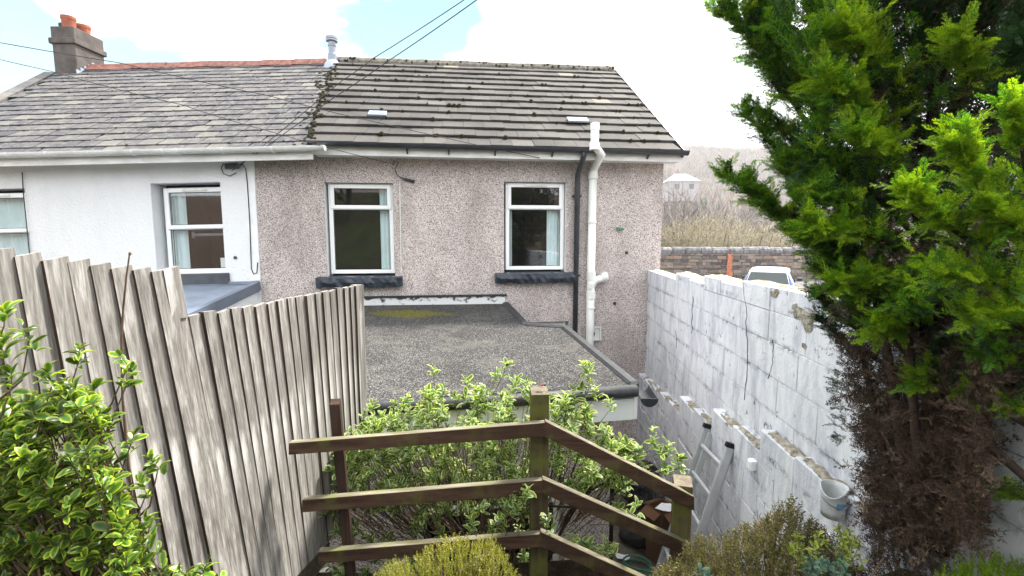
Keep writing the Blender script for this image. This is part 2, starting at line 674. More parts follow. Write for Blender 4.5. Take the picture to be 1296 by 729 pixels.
# white painted blocks: streaks, flaking, algae
t = NT('painted_block')
g = t.n.new('ShaderNodeNewGeometry')
P_ = g.outputs['Position']
mpv = t.n.new('ShaderNodeMapping'); mpv.inputs['Scale'].default_value = (4, 4, 1.5); t.l.new(P_, mpv.inputs[0])
streak = t.noise(1.2, 8, 0.72, mpv.outputs[0], 0.8)
patch = t.noise(2.3, 7, 0.7, P_)
flake = t.noise(7.5, 8, 0.78, P_)
col = t.mix(t.ramp(streak, [(0.44, 0.0), (0.66, 0.75)]), (0.74, 0.755, 0.79), (0.34, 0.355, 0.42))
col = t.mix(t.ramp(patch, [(0.55, 0.0), (0.72, 0.25)]), col, (0.42, 0.43, 0.40))
col = t.mix(t.ramp(flake, [(0.605, 0.0), (0.64, 0.9)]), col, (0.15, 0.145, 0.165))
# dirt lodged along the bed joints (courses stand every 226 mm)
sz = t.n.new('ShaderNodeSeparateXYZ'); t.l.new(P_, sz.inputs[0])
cz = t.math('FRACT', t.math('DIVIDE', t.math('ADD', sz.outputs['Z'], 9.72), 0.226), 0)
jd = t.math('ABSOLUTE', t.math('SUBTRACT', cz, 0.5), 0)
jn = t.noise(3.2, 8, 0.75, P_)
jf = t.math('MULTIPLY', t.ramp(jd, [(0.36, 0.0), (0.5, 1.0)]), t.ramp(jn, [(0.44, 0.0), (0.60, 1.0)]))
spk = t.noise(19, 6, 0.8, P_)
jf2 = t.math('MULTIPLY', jf, t.ramp(spk, [(0.46, 0.0), (0.56, 1.0)]))
col = t.mix(jf2, col, (0.10, 0.10, 0.125))
green = t.noise(1.3, 6, 0.7, P_)
col = t.mix(t.ramp(green, [(0.56, 0.0), (0.75, 0.22)]), col, (0.30, 0.33, 0.20))
t.bump(t.math('ADD', t.noise(45, 5, 0.7, P_), t.math('MULTIPLY', flake, -2.5)), 0.6, 0.010)
M['block'] = t.fin(col, 0.8, 0.25)

t = NT('block_mortar')
n = t.noise(14, 7, 0.7)
M['mortar'] = t.fin(t.ramp(n, [(0.36, (0.10, 0.095, 0.09)), (0.52, (0.50, 0.50, 0.50)), (0.7, (0.68, 0.69, 0.70))]), 0.9, 0.1)

t = NT('rubble')
n = t.noise(22, 7, 0.75)
t.bump(n, 0.8, 0.02)
M['rubble'] = t.fin(t.ramp(n, [(0.3, (0.06, 0.05, 0.04)), (0.5, (0.30, 0.27, 0.21)), (0.7, (0.58, 0.55, 0.47))]), 0.95, 0.1)


def woodmat(name, lo, mid, hi, green=None, gscale=2.0, gamt=0.8, axis=(85, 85, 3.2), gth=0.5):
    t = NT(name)
    v = t.vec(axis)
    grain = t.noise(1.0, 6, 0.65, v, 0.6)
    band = t.noise(0.35, 3, 0.5, v)
    rn = t.rand()
    col = t.ramp(grain, [(0.25, lo), (0.5, mid), (0.75, hi)])
    col = t.mix(0.6, col, t.ramp(rn, [(0.0, 0.62), (1.0, 1.2)]), 'MULTIPLY')
    col = t.mix(t.ramp(band, [(0.35, 0.45), (0.6, 0.0)]), col, lo)
    if name == 'fence_wood':
        kn = t.voro(1.0, 'F1', 'Distance', t.vec((7, 7, 1.7)))
        ring = t.math('SINE', t.math('MULTIPLY', kn, 60), 0)
        col = t.mix(t.ramp(kn, [(0.07, 0.9), (0.12, 0.35), (0.17, 0.6), (0.22, 0.0)]), col, (0.075, 0.06, 0.05))
        st2 = t.noise(1.0, 5, 0.6, t.vec((14, 14, 1.1)))
        col = t.mix(t.ramp(st2, [(0.52, 0.0), (0.7, 0.75)]), col, (0.53, 0.515, 0.50))
    if green:
        gn = t.noise(gscale, 7, 0.7)
        col = t.mix(t.ramp(gn, [(gth, 0.0), (gth + 0.14, gamt)]), col, green)
    t.bump(grain, 0.35, 0.004)
    M[name] = t.fin(col, 0.82, 0.2)
    return t


woodmat('fence_wood', (0.075, 0.066, 0.058), (0.205, 0.192, 0.176), (0.40, 0.388, 0.37), (0.24, 0.22, 0.10), 1.6, 0.3, gth=0.6)
woodmat('fence_edge', (0.035, 0.018, 0.014), (0.07, 0.035, 0.025), (0.12, 0.07, 0.05))
woodmat('rail_wood', (0.025, 0.012, 0.008), (0.06, 0.032, 0.02), (0.11, 0.068, 0.045), (0.085, 0.085, 0.02), 5.0, 0.8, (3, 40, 40), 0.52)
woodmat('rail_top_wood', (0.06, 0.05, 0.035), (0.14, 0.125, 0.085), (0.26, 0.24, 0.19), (0.12, 0.13, 0.03), 5.0, 0.6, (3, 40, 40), 0.5)  # lighter copy of the rail wood: sunlit rail tops put into the colour
woodmat('post_wood', (0.03, 0.02, 0.012), (0.075, 0.055, 0.03), (0.13, 0.105, 0.06), (0.10, 0.105, 0.02), 4.0, 0.9, (40, 40, 3), 0.46)
woodmat('post_top_wood', (0.07, 0.055, 0.04), (0.15, 0.125, 0.09), (0.24, 0.21, 0.16), (0.12, 0.12, 0.05), 9.0, 0.4, (30, 30, 30), 0.6)
woodmat('brown_post', (0.022, 0.012, 0.008), (0.052, 0.029, 0.020), (0.09, 0.056, 0.040), (0.06, 0.06, 0.02), 4.0, 0.3, (40, 40, 3), 0.6)

t = NT('soil')
n = t.noise(9, 8, 0.7)
n2 = t.noise(60, 4)
t.bump(t.math('ADD', n, n2), 0.9, 0.04)
M['soil'] = t.fin(t.ramp(n, [(0.3, (0.022, 0.015, 0.010)), (0.5, (0.06, 0.042, 0.028)), (0.7, (0.13, 0.095, 0.065))]), 0.95, 0.1)

t = NT('garden_soil')
n = t.noise(1.1, 7, 0.7)
n2 = t.noise(14, 6, 0.7)
t.bump(t.math('ADD', n, n2), 0.9, 0.05)
col = t.ramp(n, [(0.34, (0.012, 0.022, 0.007)), (0.46, (0.03, 0.022, 0.015)), (0.56, (0.03, 0.05, 0.012)), (0.68, (0.07, 0.045, 0.032))])
M['garden'] = t.fin(t.mix(0.6, col, t.ramp(n2, [(0.3, 0.5), (0.7, 1.3)]), 'MULTIPLY'), 0.95, 0.1)

t = NT('yard_concrete')
n = t.noise(3, 8, 0.7)
M['yard'] = t.fin(t.ramp(n, [(0.35, (0.05, 0.042, 0.03)), (0.6, (0.13, 0.115, 0.09)), (0.8, (0.20, 0.19, 0.16))]), 0.85, 0.2)

t = NT('asphalt')
n = t.noise(2, 8, 0.7)
M['asphalt'] = t.fin(t.ramp(n, [(0.35, (0.09, 0.085, 0.085)), (0.65, (0.15, 0.14, 0.14))]), 0.9, 0.2)

t = NT('stone')
rn = t.island()
n = t.noise(7, 6, 0.7)
col = t.ramp(rn, [(0.0, (0.07, 0.055, 0.05)), (0.35, (0.14, 0.115, 0.10)), (0.65, (0.20, 0.165, 0.135)), (0.88, (0.28, 0.235, 0.19)), (1.0, (0.21, 0.12, 0.08))])
col = t.mix(t.ramp(n, [(0.5, 0.0), (0.7, 0.5)]), col, (0.10, 0.09, 0.085))
M['stone'] = t.fin(col, 0.9, 0.2)

t = NT('coping')
n = t.noise(4, 6, 0.7)
M['coping'] = t.fin(t.ramp(n, [(0.35, (0.06, 0.058, 0.062)), (0.55, (0.15, 0.145, 0.15)), (0.75, (0.34, 0.33, 0.32))]), 0.9, 0.2)
simple('orange_paint', (0.42, 0.15, 0.085), 0.8, 0.2, var=0.25, scale=10)

t = NT('hillside')
n = t.noise(0.035, 7, 0.65)
n2 = t.noise(0.18, 7, 0.7)
col = t.ramp(n, [(0.30, (0.03, 0.045, 0.015)), (0.45, (0.07, 0.05, 0.035)), (0.56, (0.095, 0.06, 0.045)), (0.68, (0.05, 0.065, 0.02)), (0.8, (0.10, 0.07, 0.05))])
col = t.mix(t.ramp(n2, [(0.45, 0.0), (0.7, 0.6)]), col, (0.05, 0.035, 0.028))
M['hill'] = t.fin(col, 0.95, 0.1)


def leafmat(name, core, rim, lo=0.55, hi=1.25, trans=0.35, rim_p=(0.45, 0.75), rough=0.38, per='island'):
    t = NT(name)
    rn = t.island() if per == 'island' else t.rand()
    e = t.attr('rim')
    n = t.noise(60, 3)
    e2 = t.math('ADD', e, t.math('MULTIPLY', t.math('SUBTRACT', n, 0.5), 0.5))
    col = t.mix(t.ramp(e2, [(rim_p[0], 0.0), (rim_p[1], 1.0)]), core, rim)
    col = t.mix(1.0, col, t.ramp(rn, [(0.0, (lo, lo, lo * 0.8)), (0.6, (1, 1, 1)), (1.0, (hi * 1.1, hi, hi * 0.7))]), 'MULTIPLY')
    M[name] = t.leafy(col, trans, rough, 0.4)


for per, sfx in (('island', ''), ('object', '_single')):
    leafmat('glossy_leaf' + sfx, (0.045, 0.125, 0.018), (0.30, 0.36, 0.045), 0.35, 1.9, 0.38, (0.35, 1.15), 0.33, per)
    leafmat('variegated_leaf' + sfx, (0.085, 0.20, 0.04), (0.64, 0.68, 0.34), 0.6, 1.3, 0.52, (0.42, 0.9), 0.4, per)
leafmat('lime_leaf', (0.16, 0.22, 0.03), (0.26, 0.30, 0.05), 0.6, 1.4, 0.4)
leafmat('blue_leaf', (0.05, 0.12, 0.085), (0.10, 0.18, 0.14), 0.6, 1.4, 0.3)


def tinymat(name, stops, trans=0.3, rough=0.6):
    t = NT(name)
    rn = t.island()
    big = t.noise(7, 4)
    col = t.ramp(rn, stops)
    col = t.mix(0.7, col, t.ramp(big, [(0.35, 0.65), (0.65, 1.3)]), 'MULTIPLY')
    M[name] = t.leafy(col, trans, rough, 0.25)


tinymat('conifer_green', [(0.0, (0.022, 0.085, 0.010)), (0.4, (0.050, 0.16, 0.010)), (0.75, (0.11, 0.25, 0.010)), (1.0, (0.21, 0.33, 0.014))], 0.5)
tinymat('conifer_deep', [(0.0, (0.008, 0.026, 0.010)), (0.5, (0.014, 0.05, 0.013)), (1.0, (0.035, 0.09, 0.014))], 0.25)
tinymat('conifer_bright', [(0.0, (0.07, 0.18, 0.006)), (0.5, (0.17, 0.31, 0.008)), (1.0, (0.36, 0.44, 0.02))], 0.52)
tinymat('conifer_dead', [(0.0, (0.022, 0.013, 0.009)), (0.5, (0.058, 0.034, 0.024)), (0.85, (0.105, 0.064, 0.045)), (1.0, (0.085, 0.08, 0.03))], 0.15)
tinymat('heather', [(0.0, (0.045, 0.042, 0.018)), (0.4, (0.095, 0.095, 0.025)), (0.75, (0.16, 0.15, 0.04)), (0.92, (0.15, 0.085, 0.06)), (1.0, (0.30, 0.24, 0.17))], 0.25)
tinymat('golden_heath', [(0.0, (0.10, 0.125, 0.015)), (0.4, (0.24, 0.26, 0.025)), (0.8, (0.42, 0.42, 0.05)), (0.93, (0.32, 0.22, 0.13)), (1.0, (0.70, 0.58, 0.5))], 0.35)
tinymat('pale_twigs', [(0.0, (0.16, 0.135, 0.085)), (0.6, (0.31, 0.27, 0.175)), (1.0, (0.44, 0.39, 0.27))], 0.2)
tinymat('bare_twigs', [(0.0, (0.07, 0.052, 0.046)), (0.6, (0.125, 0.096, 0.086)), (1.0, (0.19, 0.155, 0.135))], 0.1)
tinymat('wood_mass', [(0.0, (0.055, 0.032, 0.022)), (0.45, (0.12, 0.064, 0.044)), (0.72, (0.17, 0.090, 0.064)), (0.80, (0.030, 0.070, 0.018)), (1.0, (0.08, 0.12, 0.035))], 0.1)
tinymat('dark_evergreen', [(0.0, (0.03, 0.06, 0.02)), (1.0, (0.08, 0.13, 0.03))], 0.2)

t = NT('bin_bag')
n = t.noise(16, 5, 0.6, None, 1.2)
t.bump(n, 1.0, 0.03)
M['binbag'] = t.fin((0.010, 0.010, 0.012), 0.24, 0.6)

t = NT('car_blue')
M['carblue'] = t.fin((0.03, 0.07, 0.28), 0.25, 0.6, 0.2)
t = NT('car_silver')
M['carsilver'] = t.fin((0.62, 0.66, 0.70), 0.25, 0.6, 0.2)
t = NT('bucket_plastic')
n = t.noise(6, 6, 0.7)
M['bucket'] = t.fin(t.ramp(n, [(0.35, (0.34, 0.36, 0.36)), (0.6, (0.60, 0.62, 0.62))]), 0.45, 0.4)
simple('bucket_print', (0.10, 0.33, 0.58), 0.5, 0.4)
simple('tail_light', (0.4, 0.02, 0.02), 0.3, 0.5)


# ================================================================ GROUND AND SETTING
YARD = -3.4


def sheet(name, xs, ys, fz, mat, keep=lambda x, y: True):
    V, F, idx = [], [], {}
    for j, y in enumerate(ys):
        for i, x in enumerate(xs):
            V.append((x, y, fz(x, y)))
    nx = len(xs)
    for j in range(len(ys) - 1):
        for i in range(nx - 1):
            if keep((xs[i] + xs[i + 1]) / 2, (ys[j] + ys[j + 1]) / 2):
                F.append((j * nx + i, j * nx + i + 1, (j + 1) * nx + i + 1, (j + 1) * nx + i))
    me = bpy.data.meshes.new(name)
    me.from_pydata(V, [], F)
    me.materials.append(mat)
    me.polygons.foreach_set('use_smooth', [True] * len(F))
    return struct(new_obj(name, me))


def sm(x, a, b):
    t_ = min(1, max(0, (x - a) / (b - a)))
    return t_ * t_ * (3 - 2 * t_)


# country beyond: one sheet from the yard out to the hill and all round to the horizon
def land_z(x, y):
    r = sqrt(x * x + y * y)
    ax_ = x
    z = -4.5
    z += -12 * sm(y, 27, 90)
    ridge = 70 + 8 * sin(x * 0.012 + 0.6) + 5 * sin(x * 0.037)
    ridge -= 0.03 * max(0, x - 150)
    z += (ridge + 16) * sm(y, 90, 430)
    z += 3.0 * sin(x * 0.05 + y * 0.021) * sm(y, 70, 150)
    # the ground behind the garden climbs
    z += 11 * sm(-y, 6.5, 30) * (1 - sm(abs(x), 60, 200)) + 30 * sm(-y, 30, 400)
    return z


def spread_axis(lo, hi, fine_lo, fine_hi, fine, coarse):
    out = []
    x = lo
    while x < hi:
        out.append(x)
        x += fine if fine_lo <= x < fine_hi else coarse
    out.append(hi)
    return out


xs = spread_axis(-420, 640, -60, 300, 12, 60)
ys = spread_axis(-260, 640, -30, 460, 11, 60)
hill = sheet('hill', xs, ys, land_z, M['hill'])

yard = MB()
yard.add([(-6, 1.5, YARD), (3.2, 1.5, YARD), (3.2, 9, YARD), (-6, 9, YARD)], [(0, 1, 2, 3)])
struct(yard.build('yard', M['yard']))


# upper garden terrace with its broken edge
def terr_z(x, y):
    z = -1.55 - 0.16 * sm(y, 0.9, 1.9) - 0.18 * sm(y, 1.9, 2.5)
    if x < 0.1:
        z += -0.45 * sm(y, 2.35, 3.0) * sm(-x, -0.1, 0.3)
    z += 0.42 * sm(x, 0.85, 1.5) * sm(y, 0.2, 1.4) * (1 - sm(y, 1.65, 2.2)) - 0.35 * sm(x, 0.5, 1.0) * sm(y, 1.8, 2.4)
    z += 0.05 * mnoise.noise(Vector((x * 3, y * 3, 0))) + 0.02 * mnoise.noise(Vector((x * 11, y * 11, 4)))
    z += 0.42 * max(0.0, -y - 1.0) ** 1.02
    return z


gx = [-9 + 0.5 * i for i in range(14)] + [-2.0 + 0.1 * i for i in range(36)] + [1.6]
gy = [-9 + 0.5 * i for i in range(17)] + [-0.5 + 0.1 * i for i in range(36)]
ter = sheet('garden_ground', gx, gy, terr_z, M['garden'], keep=lambda x, y: (y < 2.45 if x > -0.05 else y < 2.95))
# its retaining face down to the yard
rf = MB()
edge = [(-2.0, 3.0), (-1.2, 3.0), (-0.6, 3.0), (-0.1, 3.0), (-0.05, 2.5), (0.4, 2.5), (0.9, 2.5), (1.4, 2.5)]
for (x0, y0), (x1, y1) in zip(edge, edge[1:]):
    rf.add([(x0, y0, YARD), (x1, y1, YARD), (x1, y1, terr_z(x1, y1) + 0.06), (x0, y0, terr_z(x0, y0) + 0.06)], [(0, 1, 2, 3)])
struct(rf.build('bank', M['soil']))

# lane beyond the white wall, rising to the stone wall
lane = MB()
lz = lambda y: -2.95 + 0.033 * (y - 6) if y < 17 else -2.587 + 0.095 * (y - 17)
lxl = lambda y: 2.02 if y < 6.9 else (2.9 if y < 14.5 else -30)
pts = [-2, 2, 6, 6.9, 10, 14.5, 17, 20, 24.2]
for y0, y1 in zip(pts, pts[1:]):
    xl = lxl(y0)
    lane.add([(xl, y0, lz(y0)), (60, y0, lz(y0)), (60, y1, lz(y1)), (xl, y1, lz(y1))], [(0, 1, 2, 3)])
struct(lane.build('lane', M['asphalt']))


# ================================================================ HOUSES
def place(name, me, parent, Mx):
    o = new_obj(name, me, parent)
    o.matrix_basis = Matrix.Translation(-wloc(parent)) @ Mx if parent else Mx
    return o


def wall_holes(mb, fr, a0, a1, z0, z1, holes, b0, b1):
    As = sorted({a0, a1, *[h[0] for h in holes], *[h[1] for h in holes]})
    Zs = sorted({z0, z1, *[h[2] for h in holes], *[h[3] for h in holes]})
    for i in range(len(As) - 1):
        for k in range(len(Zs) - 1):
            ca, cz = (As[i] + As[i + 1]) / 2, (Zs[k] + Zs[k + 1]) / 2
            if any(h[0] < ca < h[1] and h[2] < cz < h[3] for h in holes):
                continue
            mb.add([fr(As[i], b0, Zs[k]), fr(As[i + 1], b0, Zs[k]), fr(As[i + 1], b0, Zs[k + 1]), fr(As[i], b0, Zs[k + 1])], [(0, 1, 2, 3)])
            mb.add([fr(As[i], b1, Zs[k]), fr(As[i + 1], b1, Zs[k]), fr(As[i + 1], b1, Zs[k + 1]), fr(As[i], b1, Zs[k + 1])], [(3, 2, 1, 0)])


def reveals(mb, fr, h, b0, b1):
    A0, A1, Z0, Z1 = h
    for p in ([(A0, Z0), (A0, Z1)], [(A1, Z1), (A1, Z0)], [(A0, Z1), (A1, Z1)], [(A1, Z0), (A0, Z0)]):
        (x0, y0), (x1, y1) = p
        mb.add([fr(x0, b0, y0), fr(x1, b0, y1), fr(x1, b1, y1), fr(x0, b1, y0)], [(0, 1, 2, 3)])


def make_window(parent, fr, a0, a1, z0, z1, zt, b=0.09, curtains=(), room_b=1.7, vent=True, handle=True):
    """upvc window: fixed lower light, opening top light; returns the window part"""
    f = 0.052
    w = MB()
    w.fbox(fr, a0, a0 + f, b, b + 0.06, z0, z1)
    w.fbox(fr, a1 - f, a1, b, b + 0.06, z0, z1)
    w.fbox(fr, a0 + f, a1 - f, b, b + 0.06, z0, z0 + f)
    w.fbox(fr, a0 + f, a1 - f, b, b + 0.06, z1 - f * 0.6, z1)
    w.fbox(fr, a0 + f, a1 - f, b + 0.002, b + 0.058, zt - 0.022, zt + 0.022)
    win = w.build('window', M['upvc'], parent, bevel=0.004)
    s = MB()                                       # opening light, proud of the frame
    q = 0.05
    A0, A1, Z0, Z1 = a0 + 0.025, a1 - 0.025, zt - 0.012, z1 - 0.012
    s.fbox(fr, A0, A0 + q, b - 0.016, b + 0.03, Z0, Z1)
    s.fbox(fr, A1 - q, A1, b - 0.016, b + 0.03, Z0, Z1)
    s.fbox(fr, A0 + q, A1 - q, b - 0.016, b + 0.03, Z0, Z0 + q)
    s.fbox(fr, A0 + q, A1 - q, b - 0.016, b + 0.03, Z1 - q, Z1)
    s.build('sash', M['upvc'], win, bevel=0.004)
    for (u0, u1, v0, v1, bb) in ((A0 + q, A1 - q, Z0 + q, Z1 - q, b + 0.008), (a0 + f, a1 - f, z0 + f, zt - 0.022, b + 0.02)):
        p = MB()
        p.fbox(fr, u0 + 0.001, u1 - 0.001, bb, bb + 0.006, v0 + 0.001, v1 - 0.001)
        p.build('pane', M['glass'], win)
        g = MB()
        for (x0, x1, y0, y1) in ((u0, u0 + 0.007, v0, v1), (u1 - 0.007, u1, v0, v1), (u0 + 0.007, u1 - 0.007, v0, v0 + 0.007), (u0 + 0.007, u1 - 0.007, v1 - 0.007, v1)):
            g.fbox(fr, x0, x1, bb - 0.003, bb - 0.0005, y0, y1)
        g.build('gasket', M['rubber'], win)
    if vent:
        v = MB()
        c = (a0 + a1) / 2
        v.fbox(fr, c - 0.16, c + 0.16, b - 0.03, b - 0.017, z1 - 0.046, z1 - 0.022)
        v.build('trickle_vent', M['pipe'], win)
    r = MB()                                       # the room behind
    r0, r1 = b + 0.07, b + room_b
    x0, x1, y0, y1 = a0 - 0.5, a1 + 0.5, z0 - 0.7, z1 + 0.25
    for quad in ([(x0, r0, y0), (x0, r1, y0), (x0, r1, y1), (x0, r0, y1)], [(x1, r1, y0), (x1, r0, y0), (x1, r0, y1), (x1, r1, y1)],
                 [(x0, r1, y0), (x1, r1, y0), (x1, r1, y1), (x0, r1, y1)], [(x0, r0, y0), (x1, r0, y0), (x1, r1, y0), (x0, r1, y0)],
                 [(x0, r1, y1), (x1, r1, y1), (x1, r0, y1), (x0, r0, y1)]):
        r.add([fr(*k) for k in quad], [(0, 1, 2, 3)])
    r.build('room', M['room_brown'], win)
    for (c0, c1, mat, top) in curtains:            # pleated cloth
        cm = MB()
        n = max(8, int((c1 - c0) / 0.016))
        zl, zh = z0 + 0.03, (z1 - 0.06 if top else zt)
        vs = []
        for i in range(n + 1):
            a = c0 + (c1 - c0) * i / n
            d = b + 0.10 + 0.016 * sin(i * 1.9) + 0.006 * sin(i * 0.7)
            vs += [fr(a, d, zl), fr(a, d, zh)]
        cm.add(vs, [(2 * i, 2 * i + 2, 2 * i + 3, 2 * i + 1) for i in range(n)])
        cm.build('curtain', mat, win, smooth=True)
    return win


class Patch:
    def __init__(s, EL, ER, RL, RR):
        s.c = [Vector(p) for p in (EL, ER, RL, RR)]

    def p(s, u, v):
        EL, ER, RL, RR = s.c
        return (EL * (1 - u) + ER * u) * (1 - v) + (RL * (1 - u) + RR * u) * v

    def fr(s, u, v):
        e = 0.01
        x = (s.p(u + e, v) - s.p(u - e, v)).normalized()
        y = (s.p(u, v + e) - s.p(u, v - e)).normalized()
        z = x.cross(y).normalized()
        y = z.cross(x)
        return x, y, z


def tile_mesh(name, mat, th, lift, overlap, rag=0.0, seed=0):
    r = random.Random(seed)
    m = MB()
    j = lambda: r.uniform(-rag, rag)
    lo = [(0.006, 0 + j(), lift - th), (0.994, 0 + j(), lift - th)]
    vs = [(lo[0][0], lo[0][1], lift - th), (lo[1][0], lo[1][1], lift - th), (0.994, overlap, -th * 0.3), (0.006, overlap, -th * 0.3),
          (lo[0][0], lo[0][1] + 0.008, lift), (lo[1][0], lo[1][1] + 0.008, lift), (0.994, overlap, 0.002), (0.006, overlap, 0.002)]
    m.hexa(vs)
    return m.mesh(name, mat)


def tmatrix(o, x, y, z, sx=1, sy=1, sz=1):
    return Matrix(((x.x * sx, y.x * sy, z.x * sz, o.x), (x.y * sx, y.y * sy, z.y * sz, o.y), (x.z * sx, y.z * sy, z.z * sz, o.z), (0, 0, 0, 1)))


# ---------------------------------------------------------------- pink pebbledashed house
house = thing('terraced_house', 'pink pebbledashed terraced house with two upstairs windows and a dark concrete tiled roof', 'house', hp(0, 0, YARD))
aP = -3.318                                      # party line
aR = hpix(840, 205)[0]
ZE = 1.12
w1 = (*[hpix(410, 232)[0], hpix(497, 232)[0]], hpix(454, 350)[1], hpix(454, 231)[1])
w2 = (*[hpix(638, 231)[0], hpix(717, 231)[0]], hpix(678, 345)[1], hpix(678, 230)[1])
w3 = (hpix(668, 408)[0], hpix(720, 408)[0], -2.15, hpix(690, 407)[1])
mb = MB()
wall_holes(mb, hp, aP, aR, YARD, ZE + 0.06, [w1, w2, w3], 0, 0.28)
mb.add([hp(aR, 0, YARD), hp(aR, 6.1, YARD), hp(aR, 6.1, ZE), hp(aR, 3.0, 3.1), hp(aR, 0, ZE)], [(0, 1, 2, 3, 4)])
mb.add([hp(aR, 6.1, YARD), hp(aP, 6.1, YARD), hp(aP, 6.1, ZE), hp(aR, 6.1, ZE)], [(0, 1, 2, 3)])
mb.build('wall', M['pebble'], house)
for h in (w1, w2, w3):
    mb = MB()
    reveals(mb, hp, h, -0.003, 0.28)
    mb.build('reveal', M['smoothwhite'], house)

# cracks running up from the window heads
cr = MB()
for (pts) in ([(w1[0] + 0.02, w1[3]), (w1[0] - 0.02, 0.86), (w1[0] + 0.012, 0.95), (w1[0] - 0.03, 1.08)], [(w2[0] + 0.27, w2[3]), (w2[0] + 0.29, 0.9), (w2[0] + 0.27, 1.0), (w2[0] + 0.28, 1.08)]):
    for (p0, p1) in zip(pts, pts[1:]):
        cr.bar(hp(p0[0], -0.003, p0[1]), hp(p1[0], -0.003, p1[1]), 0.012, 0.01, HB)
cr.build('crack', M['block_mortar'] if 'block_mortar' in M else M['mortar'], house)

for h, zt, cur in ((w1, hpix(454, 263)[1], [(w1[1] - 0.20, w1[1] - 0.03, M['curtain'], True)]),
                   (w2, hpix(678, 263)[1], [(w2[0] + 0.03, w2[0] + 0.13, M['net_curtain'], False), (w2[1] - 0.24, w2[1] - 0.03, M['curtain'], False)])):
    A0, A1, Z0, Z1 = h
    win = make_window(house, hp, A0 + 0.03, A1 - 0.012, Z0 + 0.035, Z1 - 0.008, zt, 0.075, cur, vent=h is w2)
    # rough painted stone sill
    s = MB()
    n = 22
    sa0, sa1 = A0 - 0.13, A1 + (0.10 if h is w1 else 0.13)
    rr = random.Random(int(A0 * 100))
    ring = []
    for i in range(n + 1):
        a = sa0 + (sa1 - sa0) * i / n
        o_ = rr.uniform(-0.018, 0.018)
        ring.append([hp(a, -0.10 + o_, Z0 - 0.135 + rr.uniform(-0.012, 0.012)), hp(a, 0.12, Z0 - 0.13), hp(a, 0.12, Z0 + 0.012), hp(a, -0.115 + rr.uniform(-0.012, 0.012), Z0 - 0.012 + rr.uniform(-0.008, 0.008)), hp(a, -0.125 + rr.uniform(-0.02, 0.02), Z0 - 0.07 + rr.uniform(-0.012, 0.012))])
    vs = [p for g in ring for p in g]
    fs = [tuple(range(5)), tuple(n * 5 + k for k in range(5))[::-1]]
    for i in range(n):
        for k in range(5):
            fs.append((i * 5 + k, i * 5 + (k + 1) % 5, i * 5 + 5 + (k + 1) % 5, i * 5 + 5 + k))
    s.add(vs, fs)
    s.build('sill', M['painted_sill'], win)
make_window(house, hp, w3[0] + 0.03, w3[1] - 0.02, w3[2] + 0.03, w3[3] - 0.02, w3[3] - 0.35, 0.09, vent=False)

# roof: deck, tiles in thirteen courses, ridge
EL = hp(hpix(388, 190, -0.36)[0], -0.36, 1.135)
ER = hp(hpix(862, 194, -0.36)[0], -0.36, 1.135)
RB = 2.97
rl = hpix(424, 78, RB)
rr_ = hpix(776, 90, RB)
RL, RR = hp(rl[0], RB, rl[1]), hp(rr_[0], RB, rr_[1])
PT = Patch(EL, ER, RL, RR)
deck = MB()
g = 8
for i in range(g):
    for k in range(g):
        q = [PT.p(i / g, k / g), PT.p((i + 1) / g, k / g), PT.p((i + 1) / g, (k + 1) / g), PT.p(i / g, (k + 1) / g)]
        deck.add([p - UP * 0.012 for p in q], [(0, 1, 2, 3)])
# far slope and verge edge
bl, br = hp(rl[0] + 0.3, 2 * RB + 0.3, 1.1), hp(aR + 0.2, 2 * RB + 0.3, 1.1)
deck.add([RR, RL, bl, br], [(0, 1, 2, 3)])
roof = deck.build('roof', M['roof_deck'], house)
tm = [tile_mesh('roof_tile', M['tile'], 0.024, 0.037, 1.12, 0.012, k) for k in range(3)]
NR = 13
for r in range(NR):
    v0 = r / NR
    pl, pr = PT.p(0, v0), PT.p(1, v0)
    Ln = (pr - pl).length
    ex = (PT.p(0.5, (r + 1) / NR) - PT.p(0.5, v0)).length
    tw = 0.283
    x = -(0.5 * tw if r % 2 else 0.0) - random.uniform(0, 0.02)
    while x < Ln - 0.01:
        x0, x1 = max(0, x), min(Ln + (0.03 if x + tw > Ln - 0.001 else 0), x + tw)
        if x1 - x0 > 0.03:
            u = x0 / Ln
            X, Y, Z = PT.fr(min(max(u, 0.01), 0.99), min(max(v0, 0.01), 0.99))
            o = PT.p(u, v0) + Z * random.uniform(0, 0.008)
            Xr = (X + Y * random.gauss(0, 0.006) + Z * random.gauss(0, 0.004)).normalized()
            place('roof_tile', random.choice(tm), roof, tmatrix(o, Xr, Y, Z, x1 - x0, ex, 1))
        x += tw
# ridge tiles bedded in mortar
ridge = MB()
n = 13
me_r = None
for i in range(n):
    p0, p1 = PT.p(i / n, 1), PT.p((i + 1) / n, 1)
    m = MB()
    m.tube([p0 + UP * (0.005 + 0.01 * random.random()), p1 + UP * (0.005 + 0.01 * random.random())], [0.082, 0.088], 10)
    m.build('ridge_tile', M['ridge_mortar'], roof, smooth=False)
mo = MB()
for i in range(60):
    u = random.random()
    p = PT.p(u, 1 - random.random() * 0.012)
    mo.lathe(p + UP * random.uniform(0.0, 0.07) - HB * 0.05, [(0.001, 0.03), (random.uniform(0.012, 0.03), 0.012), (0.02, -0.02)], 6)
mo_o = mo.build('moss', M['moss'], roof)
mo_o['kind'] = 'stuff'
